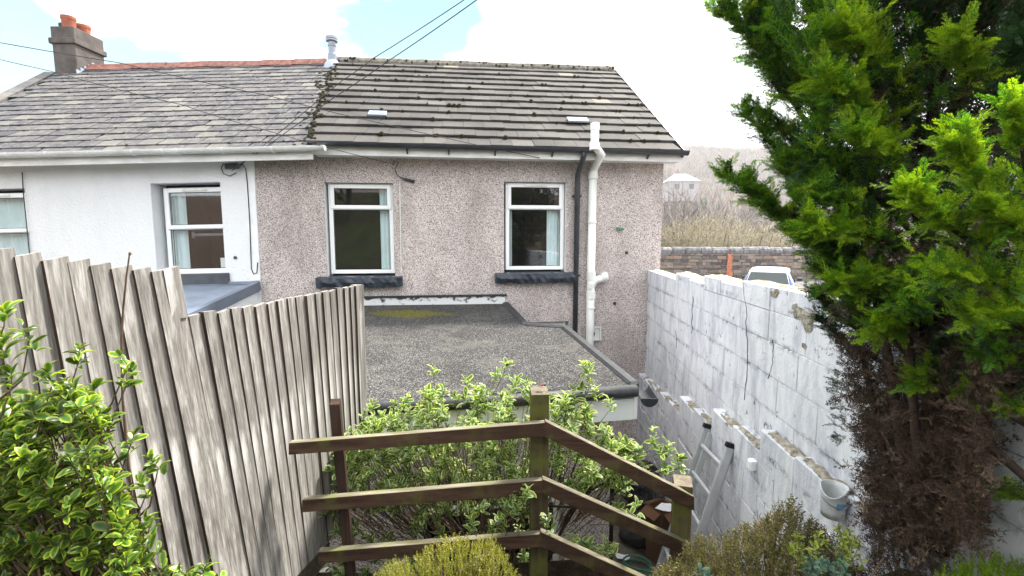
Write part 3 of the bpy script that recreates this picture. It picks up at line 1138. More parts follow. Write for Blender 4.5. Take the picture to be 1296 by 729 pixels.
# moss lumps on tiles, thicker down the party line
mo = MB()
for i in range(150):
    if i < 70:
        u, v = random.random() ** 2 * 0.025, random.random()
    else:
        u, v = random.random(), (int(random.random() * NR) + random.uniform(0.9, 1.05)) / NR
    if v > 0.99:
        continue
    X, Y, Z = PT.fr(min(max(u, .02), .98), min(max(v, .02), .98))
    r_ = random.uniform(0.010, 0.03)
    mo.lathe(PT.p(u, v) + Z * 0.045, [(r_ * 1.3, -0.03), (r_, 0.004), (r_ * 0.6, r_ * 0.55), (0.001, r_ * 0.7)], 6, (X, Y, Z))
o = mo.build('moss', M['moss'], roof)
o['kind'] = 'stuff'
# verge strip on the right hand edge
vb = MB()
vb.bar(ER - UP * 0.02 + HA * 0.035, RR - UP * 0.02 + HA * 0.035, 0.022, 0.11)
vb.build('verge', M['black'], roof)
# two roof vents in the tiles
for (u, v, sz) in ((0.168, 3.1 / NR, 0.24), (0.745, 3.0 / NR, 0.30)):
    X, Y, Z = PT.fr(u, v)
    c = PT.p(u, v) + Z * 0.06
    m = MB()
    m.box(c + Y * 0.05, (sz, 0.15, 0.025), (X, Y, Z))
    o = m.build('roof_vent', M['lead'], roof)
    if sz < 0.27:
        for k in (-1, 1):
            m2 = MB()
            m2.box(c + Y * 0.05 + X * k * 0.055 + Z * 0.011, (0.085, 0.08, 0.012), (X, Y, Z))
            m2.build('roof_vent', M['grp_edge'], roof)

# eaves: fascia, gutter, brackets
f0, f1 = hpix(396, 198, -0.28)[0], aR + 0.14
m = MB(); m.fbox(hp, f0, f1, -0.29, -0.265, ZE - 0.10, ZE + 0.045); m.fbox(hp, f0, f1, -0.263, -0.002, ZE - 0.085, ZE - 0.07)
m.build('fascia', M['fascia'], house)


def gutter(mb, pts, r, n=9, th=0.006, up=UP):
    p0, p1 = Vector(pts[0]), Vector(pts[1])
    d = (p1 - p0).normalized()
    s = d.cross(UP).normalized()
    out0, in0 = [], []
    for k in range(n + 1):
        a = pi + pi * k / n
        out0.append(s * cos(a) * r + UP * sin(a) * r)
        in0.append(s * cos(a) * (r - th) + UP * sin(a) * (r - th))
    prof = out0 + in0[::-1]
    mb.prism([p0 + q for q in prof], [p1 + q for q in prof])


def half_disc(mb, c, r, d, th=0.008):
    d = Vector(d).normalized()
    s = d.cross(UP).normalized()
    ring = [s * cos(pi + pi * k / 10) * r + UP * sin(pi + pi * k / 10) * r for k in range(11)]
    mb.prism([Vector(c) + q for q in ring], [Vector(c) + d * th + q for q in ring])


gz = ZE + 0.045
gu = MB()
gutter(gu, (hp(f0 + 0.08, -0.352, gz), hp(f1 + 0.03, -0.352, gz - 0.012)), 0.058)
half_disc(gu, hp(f1 + 0.028, -0.352, gz - 0.012), 0.0595, HA)
gut = gu.build('gutter', M['black'], house)
for px in (515, 568, 627, 700, 822):
    a = hpix(px, 192, -0.36)[0]
    m = MB()
    gutter(m, (hp(a - 0.012, -0.352, gz - 0.002), hp(a + 0.012, -0.352, gz - 0.002)), 0.063)
    m.bar(hp(a, -0.352, gz - 0.066), hp(a, -0.29, gz - 0.11), 0.02, 0.02)
    m.build('gutter_bracket', M['black'], gut)

# black downpipe
a0_, _ = hpix(730, 300, -0.06)
m = MB()
m.tube([hp(a0_, -0.352, gz - 0.05), hp(a0_, -0.352, gz - 0.11), hp(a0_, -0.075, gz - 0.30), hp(a0_, -0.06, gz - 0.36), hp(a0_ - 0.01, -0.06, YARD + 0.1)], 0.037, 12)
dp = m.build('downpipe', M['black'], house, smooth=True)
for z in (0.55, -0.55):
    m = MB(); m.tube([hp(a0_, -0.06, z), hp(a0_, -0.06, z + 0.035)], 0.044, 12); m.box(hp(a0_, -0.025, z + 0.017), (0.13, 0.05, 0.03), (HA, HB, UP))
    m.build('pipe_clip', M['black'], dp)
# white soil pipe rising past the eaves
a1_, _ = hpix(749, 300, -0.08)
a2_, zt_ = hpix(753, 157, -0.46)
m = MB()
m.tube([hp(a1_ - 0.01, -0.085, YARD + 0.05), hp(a1_, -0.085, 0.86)], 0.056, 16)
m.tube([hp(a1_, -0.085, 0.86), hp(a1_ + 0.004, -0.10, 0.93), hp(a1_ + 0.02, -0.38, 1.08), hp(a2_, -0.46, 1.17), hp(a2_, -0.46, zt_)], 0.054, 16)
sp = m.build('soil_pipe', M['pipe'], house, smooth=True)
for (za, zb, aa, bb) in ((0.80, 0.90, a1_, -0.085), (0.20, 0.225, a1_, -0.085), (-0.60, -0.48, a1_, -0.085), (-0.86, -0.76, a1_, -0.085), (-1.0, -0.975, a1_, -0.085), (1.12, 1.21, a2_, -0.46)):
    m = MB(); m.lathe(hp(aa, bb, za), [(0.05, 0), (0.066, 0), (0.066, zb - za), (0.05, zb - za)], 18); m.build('pipe_collar', M['pipe'], sp, smooth=False)
m = MB(); m.lathe(hp(a2_, -0.46, zt_ - 0.08), [(0.05, 0), (0.058, 0.0), (0.06, 0.09), (0.045, 0.095), (0.001, 0.096)], 14); m.build('pipe_cowl', M['pipe'], sp)
m = MB()                                           # capped branch to the right
bz = hpix(760, 352, -0.08)[1]
m.tube([hp(a1_, -0.09, bz - 0.12), hp(a1_ + 0.05, -0.10, bz - 0.03), hp(a1_ + 0.20, -0.10, bz + 0.015)], 0.052, 14)
m.tube([hp(a1_ + 0.15, -0.10, bz + 0.01), hp(a1_ + 0.225, -0.10, bz + 0.022)], 0.066, 14)
m.build('pipe_branch', M['pipe'], sp, smooth=False)
m = MB(); m.tube([hp(a1_ - 0.02, -0.12, bz - 0.10), hp(a1_ - 0.03, -0.175, bz - 0.10)], 0.04, 12); m.build('access_cap', M['pipe'], sp)
# white boiler flue terminal with a broken grille, below right of the pipes
va, vz = hpix(751, 422)
m = MB()
for q in ((va - 0.11, va - 0.085, vz - 0.10, vz + 0.10), (va + 0.085, va + 0.11, vz - 0.10, vz + 0.10), (va - 0.085, va + 0.085, vz - 0.10, vz - 0.08), (va - 0.085, va + 0.085, vz + 0.08, vz + 0.10)):
    m.fbox(hp, q[0], q[1], -0.03, 0.001, q[2], q[3])
m.fbox(hp, va - 0.02, va + 0.085, -0.012, -0.002, vz - 0.08, vz + 0.08)
vent = m.build('wall_vent', M['pipe'], house)
m = MB(); m.tube([hp(va - 0.035, -0.028, vz), hp(va - 0.035, -0.003, vz)], 0.05, 14); m.build('vent_hole', M['black'], vent)
# small bits on the wall
pa, pz = hpix(783, 290)
m = MB(); m.bar(hp(pa - 0.05, -0.03, pz + 0.012), hp(pa + 0.03, -0.03, pz), 0.02, 0.025); m.tube([hp(pa + 0.03, -0.03, pz), hp(pa + 0.055, -0.05, pz)], 0.014, 8)
m.build('tap_stub', M['hose_green'], house)
for (x, y) in ((778, 384), (793, 320)):
    pa, pz = hpix(x, y)
    m = MB(); m.tube([hp(pa, -0.012, pz), hp(pa, 0.0, pz)], [0.02, 0.026], 10); m.build('pipe_hole', M['black'], house)
# loose aerial lead over the left window
m = MB()
ks = [(497, 208), (500, 204), (505, 206), (500, 214), (503, 222), (512, 227)]
m.tube([hp(*(lambda q: (q[0], -0.02, q[1]))(hpix(x, y))) for x, y in ks], 0.006, 6)
p0 = hpix(512, 227); p1 = hpix(525, 230)
m.tube([hp(p0[0], -0.025, p0[1]), hp(p1[0], -0.025, p1[1])], 0.018, 8)
m.build('aerial_lead', M['cable'], house)
p0 = hpix(506, 230); p1 = hpix(508, 345)
m = MB(); m.tube([hp(p0[0], -0.012, p0[1]), hp(p1[0], -0.012, p1[1])], 0.006, 6); m.build('wall_cable', M['pipe'], house)

# metal flue on the ridge at the party wall
fp = at(421, 79, RL.y - 0.12)
fl = MB()
h_ = at(421, 46, fp.y).z - fp.z
fl.lathe(fp, [(0.085, -0.1), (0.085, h_ * 0.30), (0.066, h_ * 0.34), (0.066, h_ * 0.60), (0.075, h_ * 0.62), (0.075, h_ * 0.66), (0.066, h_ * 0.68), (0.066, h_ * 0.78), (0.105, h_ * 0.80), (0.105, h_ * 0.86), (0.09, h_ * 0.87), (0.105, h_ * 0.88), (0.105, h_ * 0.97), (0.001, h_ * 1.0)], 18)
flue = fl.build('metal_flue', M['galvanised'], house)
m = MB(); m.lathe(fp, [(0.20, -0.16), (0.13, -0.02), (0.086, 0.03)], 14); m.build('flue_skirt', M['lead'], flue)

# ---------------------------------------------------------------- white neighbour
nb = thing('terraced_house', 'white rendered terraced house with a slate roof and a red ridge', 'house', npt(-3, 0, YARD))
n1 = (npix(190, 232)[0], npix(278.5, 232)[0], npix(240, 346)[1], npix(240, 231)[1])
n0 = (npix(-52, 240)[0], npix(31, 240)[0], npix(0, 352)[1] - 0.02, npix(15, 238.5)[1])
aL = -9.6
mb = MB()
wall_holes(mb, npt, aL, 0, YARD, 1.16, [n0, n1], 0, 0.28)
for h in (n0, n1):
    reveals(mb, npt, h, 0, 0.28)
mb.build('wall', M['render'], nb)
# smooth plaster bands round the openings and down the party edge
m = MB()
q = npix(315, 300)[0]
m.fbox(npt, q, -0.004, -0.012, -0.001, npix(320, 355)[1], 1.06)
m.build('party_band', M['smoothwhite'], nb)
m = MB(); m.fbox(npt, -0.004, 0.02, -0.006, 0.03, YARD, -0.62); m.build('party_edge', M['pebble'], nb)
z_t1 = npix(240, 288)[1]
win = make_window(nb, npt, n1[0] + 0.07, n1[1] + 0.025, n1[2] - 0.0, n1[3] - 0.05, z_t1, 0.12, [(n1[0] + 0.10, n1[0] + 0.28, M['curtain'], True)])
m = MB(); m.fbox(npt, n1[0] + 0.05, n1[1] + 0.05, -0.035, 0.19, n1[2] - 0.15, n1[2] - 0.004); m.build('sill', M['dark_sill'], win, bevel=0.01)
m = MB()                                            # towel rail and a note inside the glass
m.tube([npt(n1[0] + 0.30, 0.30, z_t1 - 0.09), npt(n1[1] - 0.07, 0.30, z_t1 - 0.09)], 0.018, 8)
m.tube([npt(n1[0] + 0.29, 0.29, z_t1 - 0.09), npt(n1[0] + 0.32, 0.31, z_t1 - 0.09)], 0.045, 10)
m.tube([npt(n1[1] - 0.10, 0.29, z_t1 - 0.09), npt(n1[1] - 0.07, 0.31, z_t1 - 0.09)], 0.045, 10)
m.build('towel_rail', M['lead'], win)
m = MB(); m.fbox(npt, n1[1] - 0.15, n1[1] - 0.03, 0.15, 0.155, n1[2] + 0.06, n1[2] + 0.19); m.build('paper_note', M['paper_white'], win)
z_t0 = npix(0, 293)[1]
win = make_window(nb, npt, n0[0] + 0.02, n0[1] - 0.02, n0[2] + 0.03, n0[3] - 0.05, z_t0, 0.08, [(n0[0] + 0.07, n0[1] - 0.06, M['curtain'], True)])
m = MB(); m.fbox(npt, n0[0] - 0.04, n0[1] + 0.04, -0.035, 0.1, n0[2] - 0.12, n0[2] + 0.03); m.build('sill', M['dark_sill'], win, bevel=0.01)
# slates
sEL, sER = npt(aL, -0.30, npix(395, 190, -0.30)[1]), None
e1 = npix(392, 189, -0.30)
sER = npt(e1[0], -0.30, e1[1])
sEL = npt(aL, -0.30, npix(0, 201, -0.30)[1])
RYN = RL.y
sRR = Vector(RL) - UP * 0.03
sRL = at(112, 88, RYN)
dd = (sRL - sRR)
sRL = sRR + dd * ((aL + NO.x - 0.8 - sRR.x) / dd.x)
PS = Patch(sEL, sER, sRL, sRR)


def pinv(px, py, P):                                # pixel -> (u, v) on a roof patch
    u = v = 0.5
    for _ in range(25):
        f = lambda u, v: np.array(proj(P.p(u, v)))
        p = f(u, v)
        J = np.stack([(f(u + 1e-4, v) - p) / 1e-4, (f(u, v + 1e-4) - p) / 1e-4], 1)
        d = np.linalg.solve(J, np.array([px, py]) - p)
        u += d[0]; v += d[1]
    return u, v


hu0, hv0 = pinv(64, 95, PS)                          # top of the hip, at the stack
hu1, hv1 = pinv(0, 128, PS)
hip_u = lambda v: hu0 + (hu1 - hu0) * (v - hv0) / (hv1 - hv0)
deck = MB()
g = 12
for k in range(g):
    v0, v1 = k / g, (k + 1) / g
    ul0, ul1 = max(0, hip_u(v0)), max(0, hip_u(v1))
    for i in range(g):
        a0, a1 = ul0 + (1 - ul0) * i / g, ul0 + (1 - ul0) * (i + 1) / g
        b0, b1 = ul1 + (1 - ul1) * i / g, ul1 + (1 - ul1) * (i + 1) / g
        deck.add([PS.p(a0, v0) - UP * 0.01, PS.p(a1, v0) - UP * 0.01, PS.p(b1, v1) - UP * 0.01, PS.p(b0, v1) - UP * 0.01], [(0, 1, 2, 3)])
deck.add([sRR, PS.p(hu0, 1), PS.p(hu0, 1) + Vector((0, 3, -2.2)), sRR + Vector((0, 3, -2.2))], [(0, 1, 2, 3)])
nroof = deck.build('roof', M['roof_deck'], nb)
sm_ = [tile_mesh('slate', M['slate'], 0.011, 0.026, 1.9, 0.02, 20 + k) for k in range(4)]
many = MB()
NS = 19
cand = []
for r in range(NS):
    v0 = r / NS
    Ln = (PS.p(1, v0) - PS.p(0, v0)).length
    ex = (PS.p(0.5, (r + 1) / NS) - PS.p(0.5, v0)).length
    tw = 0.262
    x = -(0.5 * tw if r % 2 else 0.0)
    while x < Ln - 0.02:
        x0, x1 = max(0, x), min(Ln, x + tw)
        u = x0 / Ln
        if x1 - x0 > 0.04 and u > max(0.0, hip_u(v0 + 0.5 / NS)) - 0.002:
            cand.append((r, v0, u, x1 - x0, ex))
        x += tw + random.gauss(0, 0.004)


def seen_size(c):
    p = PS.p(c[2], c[1])
    q = proj(p)
    inside = -12 < q[0] < 440 and q[1] < 230
    return (0 if inside else -100) - p.y


cand.sort(key=seen_size, reverse=True)
for i, (r, v0, u, w_, ex) in enumerate(cand):
    X, Y, Z = PS.fr(min(max(u, .01), .99), min(max(v0, .01), .97))
    o = PS.p(u, v0) + Z * random.uniform(0, 0.006)
    ang = random.gauss(0, 0.012) + (random.gauss(0, 0.06) if random.random() < 0.06 else 0)
    Xr = (X + Y * ang + Z * random.gauss(0, 0.008)).normalized()
    Yr = (Y - X * ang).normalized()
    Mx = tmatrix(o, Xr, Yr, Z, w_ * 0.957, ex, 1)
    if i < 298:
        place('slate', random.choice(sm_), nroof, Mx)
    else:
        me = random.choice(sm_)
        many.add([Mx @ v.co for v in me.vertices], [tuple(p.vertices) for p in me.polygons])
if many.v:
    o = many.build('upper_slates', M['slate_many'], nroof)
    o['kind'] = 'stuff'
mo = MB()
for i in range(330):
    if i < 120:
        u, v = 1 - random.random() ** 2 * 0.02, random.random() * 0.97
    else:
        u, v = random.uniform(0.2, 1), (int(random.random() * (NS - 1)) + random.uniform(-0.05, 0.1)) / NS
        if v < 0.02 or u < hip_u(v):
            continue
    X, Y, Z = PS.fr(min(max(u, .02), .98), min(max(v, .02), .98))
    r_ = random.uniform(0.008, 0.03) * (1.3 if i < 120 else 0.8)
    mo.lathe(PS.p(u, v) + Z * 0.02, [(r_ * 1.3, -0.03), (r_, 0.004), (r_ * 0.6, r_ * 0.55), (0.001, r_ * 0.7)], 6, (X, Y, Z))
o = mo.build('moss', M['moss'], nroof)
o['kind'] = 'stuff'
# hip edge
for i in range(8):
    va, vb_ = hv1 - 0.25 + (hv0 - hv1 + 0.25) * i / 8, hv1 - 0.25 + (hv0 - hv1 + 0.25) * (i + 1) / 8
    m = MB(); m.bar(PS.p(hip_u(va), va) + UP * 0.03, PS.p(hip_u(vb_), vb_) + UP * 0.03, 0.16, 0.05); m.build('hip_tile', M['slate'], nroof)
# red ridge
u_s = pinv(113, 88, PS)[0]
n = 15
for i in range(n):
    p0, p1 = PS.p(u_s + (0.985 - u_s) * i / n, 1), PS.p(u_s + (0.985 - u_s) * (i + 0.97) / n, 1)
    m = MB()
    h0 = random.uniform(0.0, 0.015)
    s_ = Vector((0, 1, 0))
    prof = [s_ * -0.15 - UP * 0.09, s_ * -0.02 + UP * 0.05, s_ * 0.02 + UP * 0.05, s_ * 0.15 - UP * 0.09, s_ * 0.1 - UP * 0.12, s_ * -0.1 - UP * 0.12]
    m.prism([p0 + UP * (0.03 + h0) + q for q in prof], [p1 + UP * (0.03 + h0) + q for q in prof])
    m.build('ridge_tile', M['ridge'], nroof)
# white gutter and fascia
ga1 = npix(410, 190, -0.36)[0]
m = MB(); m.fbox(npt, aL, npix(396, 196, -0.25)[0], -0.26, -0.235, npix(200, 206, -0.26)[1], npix(200, 192, -0.26)[1] + 0.02); m.fbox(npt, aL, 0.0, -0.233, -0.002, 1.0, 1.02)
m.build('fascia', M['fascia'], nb)
gzn = npix(200, 194, -0.33)[1] + 0.035
gu = MB(); gutter(gu, (npt(aL, -0.325, gzn), npt(ga1, -0.325, gzn + 0.01)), 0.058)
half_disc(gu, npt(ga1 - 0.004, -0.325, gzn + 0.01), 0.0595, (1, 0, 0))
gut = gu.build('gutter', M['fascia'], nb)
for px in (12, 62, 115, 170, 208, 226, 283, 346):
    a = npix(px, 194, -0.33)[0]
    m = MB()
    gutter(m, (npt(a - 0.013, -0.325, gzn + 0.003), npt(a + 0.013, -0.325, gzn + 0.003)), 0.064)
    m.build('gutter_bracket', M['pipe'], gut)
# telephone cable bracket and its lead
m = MB()
q = npix(293, 210, -0.04)
m.fbox(npt, q[0] - 0.09, q[0] + 0.09, -0.05, -0.013, q[1] - 0.035, q[1] + 0.035)
m.build('cable_box', M['black'], nb, bevel=0.01)
m = MB()
m.tube([npt(npix(x, y)[0], -0.018, npix(x, y)[1]) for x, y in ((302, 212), (308, 208), (312, 214), (314, 232), (317, 280), (319, 340), (322, 347), (326, 345), (327, 332))], 0.006, 6)
m.build('wall_cable', M['cable'], nb)
m = MB()
m.tube([npt(npix(x, y)[0], -0.018, npix(x, y)[1]) for x, y in ((284, 207), (281, 213), (284, 220), (292, 223), (300, 219))], 0.006, 6)
m.build('wall_cable', M['cable'], nb)
m = MB()
m.tube([npt(npix(x, y)[0], -0.018, npix(x, y)[1]) for x, y in ((30, 218), (31, 240), (34, 270), (37, 300), (40, 330))], 0.006, 6)
m.build('wall_cable', M['cable'], nb)
q = npix(298, 326)
m = MB(); m.tube([npt(q[0], -0.014, q[1]), npt(q[0], 0.0, q[1])], 0.022, 8); m.build('pipe_hole', M['dark_sill'], nb)

# chimney, standing on the slates: a part of the neighbour's house
cY0 = RYN - 0.28
cfl = at(63.5, 35, cY0); cfr = at(92, 33, cY0)
cw = cfr.x - cfl.x
ck = cw * 1.55
ztop = cfr.z
ch = MB()
zb = ztop - 1.6
c0 = Vector((cfl.x, cY0, 0))


def cbox(mb, e, z0, z1):
    mb.hexa([(c0.x - e, cY0 - e, z0), (c0.x + cw + e, cY0 - e, z0), (c0.x + cw + e, cY0 + ck + e, z0), (c0.x - e, cY0 + ck + e, z0),
             (c0.x - e, cY0 - e, z1), (c0.x + cw + e, cY0 - e, z1), (c0.x + cw + e, cY0 + ck + e, z1), (c0.x - e, cY0 + ck + e, z1)])


cbox(ch, 0, zb, ztop - 0.30)
cbox(ch, 0.035, ztop - 0.30, ztop - 0.20)
cbox(ch, 0.005, ztop - 0.20, ztop)
chim = ch.build('chimney', M['chimney_render'], nb, bevel=0.012)
for (fx, fy, r, h, mat) in ((0.62, 0.16, 0.10, 0.20, 'terracotta_pot'), (0.62, 0.62, 0.105, 0.17, 'terracotta_pot'), (0.28, 0.30, 0.09, 0.10, 'chimney_render')):
    m = MB()
    m.lathe((c0.x + cw * fx, cY0 + ck * fy, ztop - 0.02), [(r * 0.9, 0), (r, h * 0.5), (r * 1.05, h * 0.8), (r * 1.12, h * 0.82), (r * 1.12, h + 0.02), (r * 0.85, h + 0.02), (r * 0.8, h - 0.1)], 18)
    m.build('chimney_pot', M[mat], chim)
m = MB()                                            # lead apron and stepped side flashing
pz_ = lambda y: sRL.z + 0.05 + (y - RYN) * 0.68
m.add([(c0.x - 0.05, cY0 - 0.26, pz_(cY0 - 0.26) + 0.07), (c0.x + cw + 0.12, cY0 - 0.26, pz_(cY0 - 0.26) + 0.07), (c0.x + cw + 0.12, cY0 - 0.01, pz_(cY0) + 0.11), (c0.x - 0.05, cY0 - 0.01, pz_(cY0) + 0.11)], [(0, 1, 2, 3)])
for k in range(5):
    y0 = cY0 - 0.02 + k * 0.085
    zz = pz_(y0)
    m.hexa([(c0.x + cw + 0.003, y0, zz - 0.05), (c0.x + cw + 0.02, y0, zz - 0.05), (c0.x + cw + 0.02, y0 + 0.083, zz - 0.05), (c0.x + cw + 0.003, y0 + 0.083, zz - 0.05),
            (c0.x + cw + 0.003, y0, zz + 0.20), (c0.x + cw + 0.014, y0, zz + 0.20), (c0.x + cw + 0.014, y0 + 0.083, zz + 0.20), (c0.x + cw + 0.003, y0 + 0.083, zz + 0.20)])
m.build('flashing', M['lead'], chim)

# neighbour's grey lean-to roof
lt = thing('lean_to', 'grey felted lean-to roof below the white house window, behind the board fence', 'lean-to', npt(-1, -1, YARD))
zl = npix(300, 360)[1]
q0 = npix(150, 360)[0]
m = MB()
lw, ls = 1.5, 0.22
A1_ = -0.03
P4 = [npt(q0, -lw, zl - ls), npt(A1_, -lw, zl - ls), npt(A1_, 0, zl), npt(q0, 0, zl)]
m.hexa([p - UP * 0.10 for p in P4] + P4)
m.build('roof', M['grp_grey'], lt, bevel=0.01)
m = MB()
m.hexa([npt(A1_ - 0.12, -lw - 0.02, zl - ls - 0.08), npt(A1_ + 0.02, -lw - 0.02, zl - ls - 0.08), npt(A1_ + 0.02, 0, zl - 0.08), npt(A1_ - 0.12, 0, zl - 0.08),
        npt(A1_ - 0.05, -lw - 0.02, zl - ls + 0.035), npt(A1_ + 0.02, -lw - 0.02, zl - ls + 0.035), npt(A1_ + 0.02, 0, zl + 0.035), npt(A1_ - 0.05, 0, zl + 0.035)])
m.build('roof_kerb', M['grp_edge'], lt)
m = MB(); m.fbox(npt, q0, A1_, -0.03, -0.003, zl, zl + 0.04); m.build('flashing', M['grp_grey'], lt)
m = MB(); m.hexa([npt(q0, -lw + 0.06, YARD), npt(A1_ - 0.02, -lw + 0.06, YARD), npt(A1_ - 0.02, -0.004, YARD), npt(q0, -0.004, YARD), npt(q0, -lw + 0.06, zl - ls - 0.09), npt(A1_ - 0.02, -lw + 0.06, zl - ls - 0.09), npt(A1_ - 0.02, -0.004, zl - 0.11), npt(q0, -0.004, zl - 0.11)])
m.build('wall', M['render'], lt)

# ---------------------------------------------------------------- flat roofed extension of the pink house
ext = thing('kitchen_extension', 'single storey extension with a mossy grey mineral felt roof below the pink wall', 'extension', (0, 4.8, YARD))
B0 = Vector((-0.089, 6.589, -0.92))
FR, FL = Vector(at(803, 487, 3.6)), None
_r = Vector(ray(460, 508))
FL = _r * (FR.z / _r.z)
en = (FL - B0).cross(FR - B0).normalized()
if en.z < 0:
    en = -en
ez = lambda x, y: B0.z - (en.x * (x - B0.x) + en.y * (y - B0.y)) / en.z
N1 = onplane(665, 411, B0, en)
N2 = onplane(714, 414, B0, en)
fd = (FR - FL).normalized()
FL2 = FL - fd * 0.30
BLx, BLy = hp(-2.95, 0.0, 0).x, hp(-2.95, 0.0, 0).y
poly = [(FL2.x, FL2.y), (FR.x, FR.y), (N2.x, N2.y), (N1.x, N1.y), (B0.x, B0.y - 0.004), (BLx, BLy - 0.004)]
top = [Vector((x, y, ez(x, y))) for x, y in poly]
m = MB(); m.prism([p - UP * 0.11 for p in top], top)
er = m.build('roof', M['felt'], ext)
# rolled edges: front drip and the verges
m = MB(); m.tube([FL2 + Vector((0, -0.02, -0.045)), FL + Vector((0, -0.02, -0.042)), (FL + FR) / 2 + Vector((0, -0.025, -0.052)), FR + Vector((0.01, -0.02, -0.04))], 0.048, 10)
m.build('drip_roll', M['feltedge'], er, smooth=True)
for p0, p1 in ((FR, N2), (N2, N1), (N1, B0)):
    m = MB(); m.bar(p0 + Vector((0, 0, -0.025)), p1 + Vector((0, 0, -0.025)), 0.10, 0.10); m.build('verge_roll', M['feltedge'], er, bevel=0.02)
m = MB(); m.fbox(hp, -2.95, hpix(639, 380)[0], -0.022, -0.002, -0.93, hpix(640, 374.5)[1]); m.build('flashing', M['flash'], er)
m = MB(); m.fbox(hp, -2.95, hpix(641, 380)[0], -0.035, -0.002, hpix(640, 374.5)[1], hpix(640, 372)[1]); m.build('flashing', M['black'], er)
fo = Vector((fd.y, -fd.x, 0)).normalized()
m = MB()
zf0, zf1 = FR.z - 0.28, FR.z - 0.095
pA, pB = FL2 + fo * 0.0, FR
m.hexa([Vector((pA.x, pA.y, zf0)), Vector((pB.x, pB.y, zf0)), Vector((pB.x, pB.y, zf0)) - fo * 0.03, Vector((pA.x, pA.y, zf0)) - fo * 0.03,
        Vector((pA.x, pA.y, zf1)), Vector((pB.x, pB.y, zf1)), Vector((pB.x, pB.y, zf1)) - fo * 0.03, Vector((pA.x, pA.y, zf1)) - fo * 0.03])
m.build('fascia', M['upvc'], ext)
m = MB()
sd_ = (N2 - FR).normalized()
pB = FR + fd * 0.012
q_ = pB + sd_ * 0.9
m.bar(Vector((pB.x, pB.y, FR.z - 0.18)) + fo * 0.004, Vector((q_.x, q_.y, FR.z - 0.16)), 0.03, 0.19)
m.build('fascia', M['upvc'], ext)
# walls below, in pebbledash, set back under the eaves
ins = 0.13
wF = FL2 - fo * 0.10
wR = FR - fo * 0.10 - fd * 0.14
wN = N2 - fd * 0.10
wall_front = lambda s, z, b=0.0: wF + fd * s + UP * (z - wF.z) - fo * b
Lf = (wR - wF).length
wzt = FR.z - 0.1


def expix(px, py):
    p = onplane(px, py, wF, fo)
    return (p - wF).dot(fd), p.z


x0, zz1 = expix(524, 622); x1, zz0 = expix(712, 692)
x0 = max(0.05, x0)
hole = (x0, x1, zz0 - 0.25, zz1)
mb = MB()
frx = lambda a, b, z: wall_front(a, z, b)
wall_holes(mb, frx, 0, Lf, YARD, wzt, [hole], 0, 0.2)
reveals(mb, frx, hole, 0, 0.2)
mb.add([Vector((wR.x, wR.y, YARD)), Vector((wN.x, wN.y, YARD)), Vector((wN.x, wN.y, wzt + 0.1)), Vector((wR.x, wR.y, wzt))], [(0, 1, 2, 3)])
wl = Vector((BLx + 0.1, BLy - 0.01, 0))
mb.add([Vector((wl.x, wl.y, YARD)), Vector((wF.x, wF.y, YARD)), Vector((wF.x, wF.y, wzt)), Vector((wl.x, wl.y, wzt + 0.1))], [(0, 1, 2, 3)])
mb.build('wall', M['pebble'], ext)
make_window(ext, frx, hole[0] + 0.01, hole[1] - 0.01, hole[2] + 0.01, hole[3] - 0.01, hole[3] - 0.02 - 0.20, 0.06, vent=False, room_b=1.2)
# black gutter end poking out beyond the corner
m = MB()
ge = at(816, 492, 3.95)
gutter(m, (ge + Vector((-0.03, -0.25, 0)), ge + Vector((0.0, 0.12, 0))), 0.07)
half_disc(m, ge + Vector((-0.031, -0.252, 0)), 0.0715, (0, 1, 0))
m.build('gutter', M['black'], ext)


# ================================================================ WALLS, FENCES, THINGS IN THE YARD
WDIR = Vector((0.0704, 1, 0)).normalized()           # along the white wall, away from the camera
WN = Vector((-WDIR.y, WDIR.x, 0))                    # its face looks to the left
W0 = Vector((1.965, 6.841, 0))


def wpt(y, off, z):                                   # y: world depth, off: out of the face towards the yard
    p = W0 + WDIR * ((y - W0.y) / WDIR.y) + WN * off
    return Vector((p.x, p.y, z))


def block_mesh(name, mat, seed, cut=0.008):
    """a unit block (x along, y out of the face, z up) with chipped front edges"""
    r = random.Random(seed)
    e = lambda k: cut * r.uniform(0.5, 1.6) * k
    m = MB()
    ex_, ez_ = 1.0, 2.0
    back = [(0, 0, 0), (1, 0, 0), (1, 0, 1), (0, 0, 1)]
    mid = [(0, .9, 0), (1, .9, 0), (1, .9, 1), (0, .9, 1)]
    fr_ = [(e(ex_), 1, e(ez_)), (1 - e(ex_), 1, e(ez_)), (1 - e(ex_), 1, 1 - e(ez_)), (e(ex_), 1, 1 - e(ez_))]
    m.add(back + mid + fr_, [(0, 1, 5, 4), (1, 2, 6, 5), (2, 3, 7, 6), (3, 0, 4, 7), (4, 5, 9, 8), (5, 6, 10, 9), (6, 7, 11, 10), (7, 4, 8, 11), (8, 9, 10, 11)])
    return m.mesh(name, mat)


bms = [block_mesh('block', M['block'], 40 + k) for k in range(5)]


def put_block(parent, y0, y1, off, z0, z1, depth=0.10):
    """one block between depths y0 < y1, its face at 'off'"""
    j = random.gauss(0, 0.0018)
    gp = 0.0015
    o = wpt(y0 + gp, off - depth + j, z0 + gp)
    L_ = ((y1 - y0) - 2 * gp) / WDIR.y
    X = (WDIR + WN * random.gauss(0, 0.002)).normalized()
    Mx = tmatrix(o, X, WN, UP, L_, depth, z1 - z0 - 2 * gp)
    return place('block', random.choice(bms), parent, Mx)


